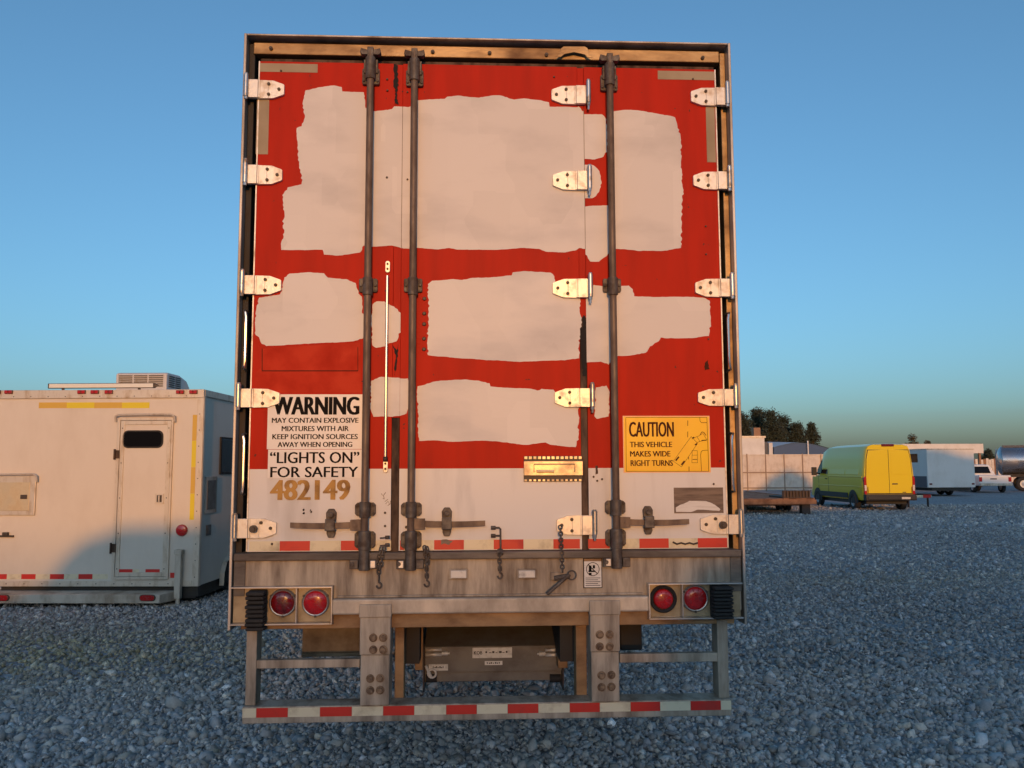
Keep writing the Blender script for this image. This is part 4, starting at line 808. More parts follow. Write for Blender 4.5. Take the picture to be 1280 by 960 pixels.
def rivets(pts, r=.008, y=-.0122):
    for x, z in pts: mb = MB(); mb.cyl((x, y, z), (x, y-.005, z), r, 6, 0, r*.6); mb.build('rivet', 'bolt', LT)
rivets([(-hw+.12+i*.235, ztop-.088) for i in range(11)]); rivets([(hw-.05, zbot+.12+i*.215) for i in range(11)], y=-.0082); rivets([(-hw+.15+i*.24, zbot+.035) for i in range(10)], y=-.0102)
for px in (12, 103, 119.5, 137, 226, 242.5, -3):
    c = lp(px, 490.2); mb = MB(); mb.box(c.x-.055, c.x+.055, -.020, -.0125, c.z-.026, c.z+.026, 1); mb.box(c.x-.050, c.x-.004, -.042, -.0201, c.z-.022, c.z+.022, 0); mb.box(c.x+.004, c.x+.050, -.042, -.0201, c.z-.022, c.z+.022, 0); mb.build('clearance_lamp', ['lens_red', 'bolt'], LT, .008)
def rect(px0, py0, px1, py1, y0, y1, name, mat, bev=.004, y=0):
    a = lp(px0, py0, y); b_ = lp(px1, py1, y); mb = MB(); mb.box(a.x, b_.x, y0, y1, b_.z, a.z); return mb.build(name, mat, LT, bev)
for i, (a, b_) in enumerate(((48, 83), (83, 117.5), (117.5, 152), (152, 186.5))): rect(a+.2, 503, b_-.2, 510, .009, .0115, 'reflective_strip', 'reflect_amber' if i % 2 == 0 else 'reflect_yellow', 0)
for i, (a, b_) in enumerate(((518.5, 551), (551, 584), (584, 617), (617, 650))):
    xa = 238-(a-518)*.043; A = lp(xa, a); B = lp(xa+5, b_); mb = MB(); mb.box(hw-.15, hw-.09, .009, .0115, B.z+.002, A.z); mb.build('reflective_strip', 'reflect_amber' if i % 2 == 0 else 'reflect_yellow', LT)
# rear door
a = lp(150, 525); b_ = lp(210, 724); x0, x1 = lp(143.5, 620).x+.0, lp(214, 620).x; z0, z1 = lp(180, 724).z, a.z+.03
mb = MB(); t = .075
mb.box(x0, x0+t*.55, -.018, .0116, z0, z1); mb.box(x1-t*.30, x1, -.018, .0116, z0, z1); mb.box(x0+t*.55, x1-t*.30, -.018, .0116, z1-t*.5, z1); mb.box(x0+t*.55, x1-t*.30, -.018, .0116, z0, z0+.03)
mb.build('door_frame', 'box_trim', LT, .004)
mb = MB(); mb.box(x0+t*.56, x1-t*.31, .0095, .0117, z0+.031, z1-t*.51); mb.build('door_gap', 'gasket', LT)
dx0, dx1, dz0, dz1 = x0+t*.62, x1-t*.40, z0+.035, z1-t*.55
mb = MB(); mb.box(dx0+.0545, dx1-.0545, .0, .0094, dz0+.055, dz1-.055); door = mb.build('door', 'box_white', LT)
for nm, q in (('door_stile', (dx0, dx0+.054, dz0, dz1)), ('door_stile', (dx1-.054, dx1, dz0, dz1)), ('door_rail', (dx0+.0545, dx1-.0545, dz1-.054, dz1)), ('door_rail', (dx0+.0545, dx1-.0545, dz0, dz0+.054))):
    mb = MB(); mb.box(q[0], q[1], -.012, .0093, q[2], q[3]); mb.build(nm, 'box_trim', door, .004)
for zz in [dz0+.1+i*(dz1-dz0-.2)/4 for i in range(5)]:
    for xx in (dx0+.027, dx1-.027): mb = MB(); mb.cyl((xx, -.0121, zz), (xx, -.017, zz), .008, 6); mb.build('rivet', 'bolt', door)
A = lp(154, 538); B = lp(204, 560); cx, cz, rx, rz_ = (A.x+B.x)/2, (A.z+B.z)/2, (B.x-A.x)/2, (A.z-B.z)/2; r_ = .075
def rr(rx, rz_, r_): return [(cx+sx*(rx-r_)+r_*math.cos(t_), cz+sz*(rz_-r_)+r_*math.sin(t_)) for sx, sz, t0 in ((1, 1, 0), (-1, 1, 90), (-1, -1, 180), (1, -1, 270)) for t_ in [math.radians(t0+18*k) for k in range(6)]]
mb = MB(); mb.prism(rr(rx, rz_, r_), -.012, -.0005); mb.build('window_frame', 'rubber', door, .004)
mb = MB(); mb.prism(rr(rx-.02, rz_-.02, r_-.015), -.0135, -.0122); mb.build('window_pane', 'glass_dark', door)
A = lp(194.5, 617); B = lp(204.5, 629.5); mb = MB(); mb.box(A.x, B.x, -.012, -.0003, B.z, A.z, 0); mb.box(A.x+.022, B.x-.022, -.0125, -.0121, B.z+.02, A.z-.02, 1); mb.box((A.x+B.x)/2-.009, (A.x+B.x)/2+.009, -.025, -.0126, B.z+.025, A.z-.025, 0); mb.build('door_latch', ['box_trim', 'bolt'], door, .004)
for (p0, p1, red) in ((149, 165.5, True), (166, 173.5, False), (182, 199.5, True)):
    A = lp(p0, 711.5); B = lp(p1, 717.5); mb = MB(); mb.box(A.x, B.x, -.003, -.0006, B.z, A.z); mb.build('reflective_tape', 'tape_red' if red else 'tape_white', door)
# rain gutter over the door, hinges
mb = MB(); mb.tube([(x0-.02, -.02, z1-.05), (x0-.018, -.035, z1+.015), (x0+.03, -.045, z1+.035), ((x0+x1)/2, -.045, z1+.04), (x1-.02, -.045, z1+.035), (x1+.018, -.035, z1+.015), (x1+.02, -.02, z1-.06)], .016, 8); mb.build('rain_gutter', 'box_trim', LT)
for py in (568, 685): c = lp(141.5, py); mb = MB(); mb.cyl((x0-.012, -.03, c.z-.07), (x0-.012, -.03, c.z+.07), .015, 8); mb.box(x0-.02, x0+.05, -.026, -.0185, c.z-.055, c.z+.055); mb.build('door_hinge', 'gasket', LT)
for i in range(4):
    for (p0, p1, red) in (((-10, 8, True), (8, 26, False), (26, 44, True), (44, 62, False), (62, 79.5, True), (79.5, 97.5, False), (97.5, 115, True), (115, 134, False)) if i == 0 else ()):
        A = lp(max(p0, -8), 717.8); B = lp(p1, 724); mb = MB(); mb.box(A.x, B.x, .009, .0114, B.z, A.z); mb.build('reflective_tape', 'tape_red' if red else 'tape_white', LT)
rect(212.5, 716, 219, 722.5, .009, .0114, 'reflective_tape', 'tape_red', 0)
# hatch at far left, latch
A = lp(-10, 595); B = lp(43.5, 644); mb = MB(); mb.box(A.x, B.x, -.016, .0112, B.z, A.z); mb.build('hatch_frame', 'box_trim', LT, .006)
mb = MB(); mb.box(A.x+.06, B.x-.075, -.022, -.0165, B.z+.06, A.z-.085); mb.build('hatch_panel', 'hatch_plate', LT, .004)
c = lp(31, 621); mb = MB(); mb.box(c.x-.045, c.x+.045, -.032, -.0225, c.z-.028, c.z+.028); mb.build('hatch_latch', 'bolt', LT, .005)
mb = MB(); mb.tube([(A.x-.02, -.02, A.z-.05), (A.x+.02, -.045, A.z+.02), (B.x-.02, -.045, A.z+.025), (B.x+.012, -.03, A.z-.005), (B.x+.016, -.02, A.z-.08)], .014, 8); mb.build('hatch_gutter', 'box_trim', LT)
c = lp(8, 669.5); mb = MB(); mb.box(c.x-.10, c.x+.10, -.02, .0112, c.z-.02, c.z+.005); mb.box(c.x-.04, c.x+.03, -.035, .011, c.z+.0055, c.z+.045); mb.build('tie_latch', 'bolt', LT, .004)
c = lp(227, 663); mb = MB(); mb.lathe([(.078, .0112), (.078, -.006), (.066, -.022), (.03, -.03), (.001, -.031)], (c.x, 0, c.z), 'y', 22); mb.build('round_reflector', 'lens_red', LT)
# step bumper with lamps
A = lp(209, 737, -.1); zb1_ = lp(120, 737.5).z; zb0_ = lp(120, 754.5, -.28).z; xr = lp(199.5, 745, -.28).x
mb = MB(); BL = -hw-.2; mb.raw([(BL, -.28, zb0_), (xr, -.28, zb0_), (xr+.12, .0, zb0_), (BL, .0, zb0_), (BL, -.28, zb1_-.02), (xr, -.28, zb1_-.02), (xr+.12, .0, zb1_-.004), (BL, .0, zb1_-.004)], [(0, 3, 2, 1), (4, 5, 6, 7), (0, 1, 5, 4), (1, 2, 6, 5), (2, 3, 7, 6), (3, 0, 4, 7)]); mb.build('step_bumper', 'alu_dirty', LT, .008)
for px in (184.5, 2.0):
    c = lp(px, 747.3, -.28); mb = MB(); poly = [(c.x+sx*.065+.042*math.cos(t_), c.z+.042*math.sin(t_)) for sx, t0 in ((1, -90), (-1, 90)) for t_ in [math.radians(t0+20*k) for k in range(10)]]
    mb.prism(poly, -.288, -.2805, 1); mb.prism([(c.x+(x-c.x)*.86, c.z+(z-c.z)*.8) for x, z in poly], -.302, -.2885, 0); mb.build('tail_lamp', ['lens_red', 'bolt'], LT, .005)
# corner jack
c = lp(224, 690, -.06); mb = MB(); zt = c.z+.03; mb.box(c.x-.04, c.x+.04, -.10, -.02, .10, zt-.06); mb.box(c.x-.05, c.x+.05, -.11, -.0125, zt-.0595, zt); jack = mb.build('corner_jack', 'alu_dirty', LT, .006)
mb = MB(); mb.cyl((c.x, -.06, .03), (c.x, -.06, .0995), .028, 10); mb.box(c.x-.13, c.x+.13, -.16, .04, .015, .034); mb.build('jack_foot', 'alu_dirty', LT, .004)
# roof unit and light bar
A = lp(145, 466, .9); B = lp(208, 487, .9); zr = ztop-.003; L_ = .78
zt_ = lp(180, 465.5, .9).z
mb = MB(); xa, xb = A.x, B.x; prof = [(.9, zr), (.9, zt_-.02), (.95, zt_), (1.35, zt_+.0), (1.62, zt_-.06), (1.74, zt_-.16), (1.80, zr)]
n_ = len(prof); mb.raw([(xa, y_, z) for y_, z in prof]+[(xb, y_, z) for y_, z in prof], [tuple(range(n_)), tuple(range(2*n_-1, n_-1, -1))]+[(k, n_+k, n_+(k+1) % n_, (k+1) % n_) for k in range(n_)]); ac = mb.build('air_conditioner', 'ac_plastic', LT, .02, 3)
wd = xb-xa
for (f0, f1) in ((.06, .33), (.36, .62), (.65, .93)):
    for k in range(6):
        if f0 == .36 and k > 4: continue
        z = zt_-.05-k*.030; mb = MB(); mb.box(xa+wd*f0, xa+wd*f1, .890, .8995, z-.007, z+.007); mb.build('grille_slot', 'bolt', ac)
for k in range(6):
    z = zt_-.05-k*.030
    for (g0, g1) in ((.97, 1.16), (1.2, 1.38)): mb = MB(); mb.box(xb+.0005, xb+.010, g0, g1, z-.007, z+.007); mb.build('grille_slot', 'bolt', ac)
A = lp(60.5, 482.6, .1); B = lp(196.5, 483.5, .1); zc = A.z; mb = MB(); mb.box(A.x, B.x-.03, .085, .125, zc-.034, zc+.034, 1); mb.box(A.x+.02, B.x-.05, .078, .0845, zc-.027, zc+.027, 0); mb.raw([(B.x-.03, .085, zc-.026), (B.x-.03, .125, zc-.026), (B.x-.03, .125, zc+.026), (B.x-.03, .085, zc+.026), (B.x+.03, .105, zc)], [(0, 1, 2, 3), (0, 4, 1), (1, 4, 2), (2, 4, 3), (3, 4, 0)], 1); mb.build('light_bar', ['light_bar', 'bolt'], LT, .004)
for x in (A.x+.2, B.x-.25): mb = MB(); mb.box(x-.015, x+.015, .10, .12, ztop-.004, zc-.0265); mb.build('bar_bracket', 'bolt', LT)
# right-hand side: window, hatch, small vent, wheel arch and wheels
def side_rect(px0, py0, px1, py1, th, mats, name, inner=None):
    d0 = ray(px0, (py0+py1)/2); c = LF.R @ (CAM-LF.o); 
    def hit(px, py):
        d = LF.R @ ray(px, py); t_ = (hw-.02-c.x)/d.x; return c+d*t_
    a = hit(px0, py0); b_ = hit(px1, py1); q = hit(px0, py1); mb = MB(); mb.box(hw-.0195, hw-.0195+th, a.y, b_.y, q.z, a.z, 0)
    if inner: mb.box(hw-.0195+th, hw-.0195+th+.004, a.y+inner, b_.y-inner, q.z+inner, a.z-inner, 1)
    return mb.build(name, mats, LT, .004), a, b_, q
side_rect(275, 546, 294, 593, .02, ['rubber', 'glass_dark'], 'side_window', .03)
side_rect(256.5, 596, 269, 642, .016, ['alu_dirty', 'grey_panel'], 'side_hatch', .05); side_rect(257.5, 656.5, 262.5, 669.5, .014, ['grey_panel', 'grey_panel'], 'side_vent', .03)
_c = LF.R @ (CAM-LF.o); _d = LF.R @ ray(284, 705); Y1 = (_c+_d*((hw-_c.x)/_d.x)).y+.25; print('left wheel y', Y1)
for yy in (Y1, Y1+.95):
    wheel(LT, (hw-.16, yy, .36), .36, .22); wheel(LT, (-hw+.16, yy, .36), .36, .22)
    mb = MB(); mb.cyl((-hw+.2, yy, .36), (hw-.2, yy, .36), .04, 8); mb.build('axle', 'under_dark', LT)
mb = MB(); ya, yb_ = Y1-.5, Y1+1.45; ring = [(ya, zbot-.1), (ya+.02, zbot+.08), (ya+.12, zbot+.22), (ya+.35, zbot+.29), (yb_-.35, zbot+.29), (yb_-.12, zbot+.22), (yb_-.02, zbot+.08), (yb_, zbot-.1)]
n_ = len(ring); vs = [(hw-.019, y_, z) for y_, z in ring]+[(hw+.05, y_, z) for y_, z in ring]; mb.raw(vs, [(k, k+1, n_+k+1, n_+k) for k in range(n_-1)]); mb.build('wheel_arch', 'box_trim', LT)
mb = MB(); mb.prism([(0, 0), (1, 0), (1, 1)], 0, .01) if False else None
mb.raw([(hw-.0185, y_, z) for y_, z in ring], [tuple(range(n_))]); mb.build('arch_recess', 'black_gap', LT)
# ------------------------------------------------------------------ yellow van
def yard(px, depth):
    """a spot on the yard floor, `depth` metres beyond the camera, under picture column px"""
    depth *= F/1000; d = ray(px, 582); t = depth/d.y; return Vector((CAM.x+d.x*t, CAM.y+depth, 0))
def make_van():
    c = yard(1110.5, 31.0); V = thing('van', 'yellow high-roofed panel van parked on the gravel beside the rusty flatbed', 'van', (c.x, c.y, 0), math.radians(-1.5))
    def top(y): 
        ks = [(0, 2.60), (.15, 2.65), (3.4, 2.65), (3.9, 2.59), (4.25, 2.42), (5.05, 1.50), (5.15, 1.42), (5.6, 1.25), (5.85, 1.02), (5.97, .7)]
        for (a, p), (b_, q) in zip(ks, ks[1:]):
            if a <= y <= b_: return p+(q-p)*(y-a)/(b_-a)
        return ks[-1][1]
    base = [(.96, .42), (1.00, .54), (1.015, .80), (1.02, 1.05), (1.015, 1.30), (.985, 1.66), (.945, 2.03), (.895, 2.36), (.81, 2.54), (.62, 2.62), (.30, 2.65), (0, 2.65)]
    ys = [0, .06, .18, .6, 1.4, 2.2, 3.0, 3.4, 3.9, 4.25, 4.6, 5.05, 5.15, 5.4, 5.6, 5.85, 5.97]
    mb = MB(); vs = []; n = len(base)*2-1
    for y in ys:
        tp = top(y); k = .965 if y == 0 else .99 if y == .06 else 1.0; k = min(k, 1-.16*max(0, (y-5.2)/.77)**1.5)
        row = []
        for (x, z) in base:
            zz = z if tp > 2.4 else (.42+(z-.42)*(tp-.42)/2.23 if z > 1.3 or tp < 1.3 else z)
            zz = min(zz, tp); row.append((x*k, y, zz))
        row = row + [(-x, y_, z) for x, y_, z in row[-2::-1]]; vs += row
    fs = [(i*n+j, i*n+j+1, (i+1)*n+j+1, (i+1)*n+j) for i in range(len(ys)-1) for j in range(n-1)]
    mb.raw(vs, fs, 0, True); mb.raw(vs, [tuple(range(n)), tuple(range((len(ys)-1)*n, len(ys)*n))], 0); mb.raw(vs, [(i*n, (i+1)*n, (i+1)*n+n-1, i*n+n-1) for i in range(len(ys)-1)], 0)
    mb.build('body', 'van_yellow', V)
    mb = MB(); mb.prism([(-.93, .66), (.93, .66), (.94, 1.3), (.895, 2.04), (.82, 2.41), (-.82, 2.41), (-.895, 2.04), (-.94, 1.3)], -.0012, .05); mb.build('door_gap', 'van_black', V)
    # rear: doors, seams, lamps, bumper
    for s in (-1, 1):
        mb = MB(); mb.prism([(s*.008, .70), (s*.90, .70), (s*.915, 1.3), (s*.87, 2.03), (s*.80, 2.38), (s*.008, 2.42)], -.024, -.0014); d = mb.build('rear_door', 'van_yellow', V, .015, 3)
        mb = MB(); mb.prism([(s*.09, 1.42), (s*.80, 1.42), (s*.77, 2.03), (s*.71, 2.28), (s*.09, 2.30)], -.031, -.0242); mb.build('door_panel', 'van_yellow', d, .012, 2)
        mb = MB(); mb.prism([(s*.905, .66), (s*1.0, .66), (s*1.012, 1.30), (s*.965, 1.36), (s*.915, 1.36)], -.035, .10, 0); mb.build('tail_lamp', 'lens_red', V, .01)
        mb = MB(); mb.box(s*.92, s*.995, -.038, -.0355, .80, 1.02); mb.build('reversing_lamp', 'grey_plate', V)
        mb = MB(); mb.cyl((s*.87, -.04, .72), (s*.87, -.04, .95), .012, 6); mb.build('door_hinge', 'van_black', V)
    mb = MB(); mb.box(.10, .32, -.047, -.0245, 1.04, 1.085); mb.build('door_handle', 'van_black', V, .008)
    mb = MB(); mb.box(.50, .64, -.030, -.0245, .72, .75); mb.build('badge', 'van_black', V)
    mb = MB(); mb.box(-.25, .25, -.03, .06, 2.53, 2.63); mb.build('brake_lamp', 'lens_dark', V, .02)
    mb = MB(); mb.box(-1.0, 1.0, -.16, .12, .42, .655); mb.box(-.94, .94, -.20, -.161, .46, .57); mb.build('bumper', 'van_black', V, .03, 3)
    mb = MB(); mb.box(.38, .72, -.206, -.2005, .475, .555) ; mb.build('number_plate', 'grey_plate', V)
    # left flank: trim strip, window, door lines, mirror
    for s in (-1, 1):
        mb = MB(); mb.box(s*1.002, s*1.034, 1.55, 4.55, .47, .68); mb.build('side_moulding', 'van_black', V, .01)
        mb = MB(); q = [(3.62, 1.42), (4.86, 1.46), (4.60, 1.76), (4.28, 2.08), (3.68, 2.12)]
        f_ = lambda z: 1.018-.13*max(0, z-1.30)
        mb.raw([(s*(f_(z)+.012), y, z) for y, z in q]+[(s*(f_(z)-.02), y, z) for y, z in q], [(0, 1, 2, 3, 4), (9, 8, 7, 6, 5)]+[(k, 5+k, 5+(k+1) % 5, (k+1) % 5) for k in range(5)]); mb.build('side_window', 'glass_dark', V)
        for (a, b_) in ((.45, 1.72), (1.80, 3.45)):                                      # pressed panels
            mb = MB(); q = [(a, 1.42), (b_, 1.42), (b_, 2.2), (a, 2.2)]; mb.raw([(s*(f_(z)+.013), y, z) for y, z in q]+[(s*(f_(z)-.03), y, z) for y, z in q], [(0, 1, 2, 3), (7, 6, 5, 4)]+[(k, 4+k, 4+(k+1) % 4, (k+1) % 4) for k in range(4)]); mb.build('side_panel', 'van_yellow', V, .012, 2)
        for (za_, zb_, ya_, yb2) in ((1.30, 1.36, .15, 4.9), (.93, .97, .3, 4.7)):
            mb = MB(); mb.box(s*1.0, s*1.031, ya_, yb2, za_, zb_); mb.build('waist_crease', 'van_yellow', V, .012, 2)
        for y in (3.52, 4.62):
            mb = MB(); mb.box(s*1.0, s*1.0225, y, y+.014, .62, 1.36); mb.build('door_gap', 'van_black', V)
        mb = MB(); mb.box(s*1.02, s*1.045, 3.66, 3.84, 1.20, 1.24); mb.build('side_handle', 'van_black', V, .006)
        mb = MB(); mb.box(s*1.12, s*1.32, 4.55, 4.68, 1.36, 1.72); mb.cyl((s*.95, 4.64, 1.42), (s*1.13, 4.62, 1.44), .035, 8); mb.build('wing_mirror', 'van_black', V, .03, 3)
        for y in (1.05, 4.80):
            wheel(V, (s*.935, y, .345), .345, .22)
            mb = MB(); ring = [(y+.47*math.cos(t_), .345+.47*math.sin(t_)) for t_ in [math.radians(-8+19.6*k) for k in range(11)]]
            mb.raw([(s*1.019, a, b_) for a, b_ in ring], [tuple(range(11))]); mb.build('wheel_arch', 'van_black', V)
    mb = MB(); mb.raw([(-.80, 4.33, 2.36), (.80, 4.33, 2.36), (.92, 5.0, 1.60), (-.92, 5.0, 1.60), (-.80, 4.30, 2.28), (.80, 4.30, 2.28), (.92, 4.96, 1.5), (-.92, 4.96, 1.5)], [(0, 1, 2, 3), (7, 6, 5, 4), (0, 4, 5, 1), (1, 5, 6, 2), (2, 6, 7, 3), (3, 7, 4, 0)]); mb.build('windscreen', 'glass_dark', V)
    mb = MB(); mb.box(-.80, .80, .3, 5.5, .26, .418); mb.build('underbody', 'van_black', V)
make_van()
# ------------------------------------------------------------------ rusty flatbed
def flatbed():
    c = yard(1017.5, 29.0); T = thing('flatbed_trailer', 'low rust-brown flatbed trailer with plank deck beside the yellow van', 'trailer', (c.x, c.y, 0), math.radians(-1.5))
    Wd = 2.9; zt = .58
    for i in range(13):
        mb = MB(); x = -Wd+i*Wd/13; mb.box(x+.006, x+Wd/13-.006, .18, 8.6, zt-.06+.006*(i % 3), zt+.006*(i % 3)); mb.build('plank', 'rust_deck', T)
    mb = MB(); mb.box(-Wd-.05, .05, .0, .175, zt-.20, zt-.03); mb.build('rear_beam', 'rust_deck', T, .01)
    for s in (-Wd-.05, 0.0): mb = MB(); mb.box(s, s+.05, .18, 8.7, zt-.16, zt+.03); mb.build('side_rail', 'rust_deck', T, .006)
    mb = MB(); mb.box(-Wd+.3, -.3, .3, 8.5, zt-.26, zt-.065); mb.build('chassis', 'rust_dark', T)
    R_ = thing('loading_ramp', 'dark slotted steel loading ramp lying folded on the rusty flatbed', 'ramp', (c.x-.02, c.y+.25, zt+.018), math.radians(-1.5))
    for i in range(9): mb = MB(); x = -1.05+i*.118; mb.box(x, x+.05, 0, .06, .03, .25); mb.build('ramp_bar', 'rust_dark', R_)
    for z in (.0, .2505): mb = MB(); mb.box(-1.08, -.02, -.005, .065, z, z+.029); mb.build('ramp_rail', 'rust_dark', R_)
    mb = MB(); mb.box(-1.07, -.03, .07, .12, .0, .28); mb.build('ramp_plate', 'rust_dark', R_)
    mb = MB(); mb.box(-1.08, -.02, .13, 1.6, .0, .06); mb.build('ramp_deck', 'rust_dark', R_)
    for y in (2.6, 3.5):
        for x in (-Wd+.16, -.16): wheel(T, (x, y, .30), .30, .2)
        mb = MB(); mb.cyl((-Wd+.2, y, .3), (-.2, y, .3), .04, 8); mb.build('axle', 'rust_dark', T)
    mb = MB(); mb.box(-.42, -.12, .2, .5, .0, zt-.205); mb.build('rear_stand', 'rust_dark', T)
    mb = MB(); mb.box(-Wd+.12, -Wd+.42, .2, .5, .0, zt-.205); mb.build('rear_stand', 'rust_dark', T)
flatbed()
# ------------------------------------------------------------------ corrugated fence
def fence():
    D = 56.0; c0 = yard(932, D); Fz = 2.62; sp = 1.33
    T = thing('corrugated_fence', 'cream corrugated sheet fence on brown steel posts behind the flatbed', 'fence', (c0.x, c0.y, 0), 0)
    N = 12; x0 = yard(957, D).x-c0.x-2*sp
    for i in range(N):
        xa = x0+i*sp; mb = MB(); n = 24; vs = []
        for k in range(n+1): vs += [(xa+.03+(sp-.06)*k/n, .02*(k % 2), .06), (xa+.03+(sp-.06)*k/n, .02*(k % 2), Fz-.1)]
        mb.raw(vs, [(2*k, 2*k+2, 2*k+3, 2*k+1) for k in range(n)]); mb.build('sheet', 'fence_sheet', T, fixn=False)
    for i in range(N+1): xa = x0+i*sp; mb = MB(); mb.box(xa-.028, xa+.028, -.065, .06, 0, Fz); mb.build('post', 'fence_steel', T)
    for z in (.22, 1.30, Fz-.08):
        for i in range(N): xa = x0+i*sp; mb = MB(); mb.box(xa+.029, xa+sp-.029, -.05, -.005, z-.035, z+.035); mb.build('rail', 'fence_steel' if z < 2 else 'fence_sheet', T)
fence()
# ------------------------------------------------------------------ buildings beyond the fence
def wall_building():
    D = 72.; c = yard(930, D); x1 = yard(956.5, D).x; T = thing('flat_roofed_building', 'white flat-roofed building with a brown rooftop vent behind the fence', 'building', (c.x-4, c.y, 0))
    X = x1-c.x+4; h = (582-543)/1000*D+1.8-.3
    mb = MB(); mb.box(0, X, 0, 6, 0, h); mb.build('wall', 'wall_white', T)
    mb = MB(); mb.box(-.1, X+.1, -.1, 6.1, h+.001, h+.16); mb.build('roof', 'box_trim', T)
    mb = MB(); mb.box(X-.75, X-.12, .6, 1.3, h+.161, h+.95); mb.build('roof_vent', 'wood_brown', T, .03)
    mb = MB(); mb.box(X+.01, X+.5, .5, 3.6, 0, h-.35); mb.build('duct', 'grey_dark', T, .05)
    mb = MB(); mb.box(X+.51, X+.85, .3, .9, 1.6, h-.45); mb.build('downpipe_box', 'wall_white', T)
wall_building()
def curved_shed():
    D = 88.; a = yard(968, D); b_ = yard(1048, D); W_ = b_.x-a.x; T = thing('curved_roof_shed', 'long shed with a pale curved roof and blue fascia behind the fence', 'building', (a.x, a.y, 0))
    z0 = 2.6; mb = MB(); mb.box(.3, W_-.3, .3, 12, 0, z0); mb.build('wall', 'grey_dark', T)
    n = 16; pr = [(W_*k/n, z0+.75+.95*math.sin(math.pi*(.18+.80*k/n))**1.2) for k in range(n+1)]
    mb = MB(); mb.prism([(0, z0+.01)]+pr+[(W_, z0+.4), (W_*.97, z0+.01)], 0, .12); mb.build('fascia', 'roof_blue', T)
    mb = MB(); mb.raw([(x, -.15, z+.02) for x, z in pr]+[(x, 13, z+.5) for x, z in pr], [(k, k+1, n+2+k, n+1+k) for k in range(n)], 0, True); mb.build('roof', 'roof_pale', T)
    mb = MB(); xm = W_*.52; mb.box(xm-.06, xm+.06, -.3, -.16, 0, z0+1.9); mb.build('mast', 'wall_white', T)
curved_shed()
def open_shed():
    D = 63.; a = yard(1128, D); b_ = yard(1230.5, D); W_ = b_.x-a.x; T = thing('open_shed', 'open shed with a flat white fascia standing behind the white cargo trailer', 'building', (a.x, a.y, 0))
    mb = MB(); mb.box(0, W_, 0, 10, 2.72, 3.48); mb.build('roof', 'wall_white', T)
    for k in range(6):
        for y in (.2, 9.6): x = .2+k*(W_-.4)/5; mb = MB(); mb.box(x-.08, x+.08, y, y+.16, 0, 2.719); mb.build('post', 'wood_brown', T)
    mb = MB(); mb.box(.3, W_-.3, 9.2, 9.35, 0, 2.7); mb.build('back_wall', 'wall_white', T)
open_shed()
def yard_fence():
    D = 78.; a = yard(1216, D); b_ = yard(1290, D); W_ = b_.x-a.x; T = thing('timber_fence', 'tan timber fence behind the white pickup', 'fence', (a.x, a.y, 0)); n = 22
    for k in range(n): mb = MB(); mb.box(W_*k/n+.015, W_*(k+1)/n-.015, 0, .04, .05, 2.3+.06*(k % 3)); mb.build('board', 'fence_sheet' if k % 4 else 'rust_deck', T)
    for z in (.5, 1.9): mb = MB(); mb.box(0, W_, .041, .1, z-.05, z+.05); mb.build('rail', 'wood_brown', T)
yard_fence()
# ------------------------------------------------------------------ white cargo trailer
def cargo():
    D = 45.; a = yard(1159, D); b_ = yard(1221, D); W_ = b_.x-a.x; T = thing('cargo_trailer', 'plain white enclosed cargo trailer parked beyond the yellow van', 'trailer', (a.x, a.y, 0), math.radians(4))
    zt = 2.68; zb = .50; X = W_
    mb = MB(); mb.box(0, X, 0, 5.6, zb, zt); mb.build('body', 'wall_white', T, .03)
    mb = MB(); mb.box(-.01, X+.01, -.012, 5.61, zt+.0005, zt+.05); mb.build('roof', 'box_trim', T)
    for x in (.16, X-.16): mb = MB(); mb.box(x-.08, x+.08, -.03, -.0005, zb+.16, zb+.25); mb.build('tail_lamp', 'lens_dark', T, .01)
    mb = MB(); mb.box(-.012, -.0005, .9, 3.6, 1.95, 2.45); mb.build('side_window', 'glass_dark', T)
    mb = MB(); mb.box(-.014, -.0005, .1, 5.5, zb+.02, 1.15); mb.build('side_skirt', 'grey_dark', T)
    mb = MB(); mb.box(-.012, -.0005, 4.0, 4.12, 1.16, zt-.05); mb.build('side_seam', 'grey_dark', T)
    mb = MB(); mb.box(.3, X-.3, .1, 5.4, .32, zb-.001); mb.build('chassis', 'under_dark', T)
    for y in (2.2, 3.0):
        for x in (.2, X-.2): wheel(T, (x, y, .34), .34, .22)
        mb = MB(); mb.cyl((.3, y, .34), (X-.3, y, .34), .04, 8); mb.build('axle', 'under_dark', T)
cargo()
def barrier():
    c = yard(1148, 33.5); T = thing('towed_bar', 'red and white tow frame lying behind the yellow van', 'tow bar', (c.x, c.y, 0), math.radians(25))
    mb = MB(); mb.box(-.9, .75, 0, .08, .42, .52); mb.build('beam', 'tape_white', T, .01)
    mb = MB(); mb.box(.2, .7, -.014, -.001, .40, .54); mb.build('reflector', 'tape_red', T)
    for x in (-.7, .55): mb = MB(); mb.box(x-.03, x+.03, .01, .07, 0, .419); mb.build('leg', 'rust_dark', T)
barrier()
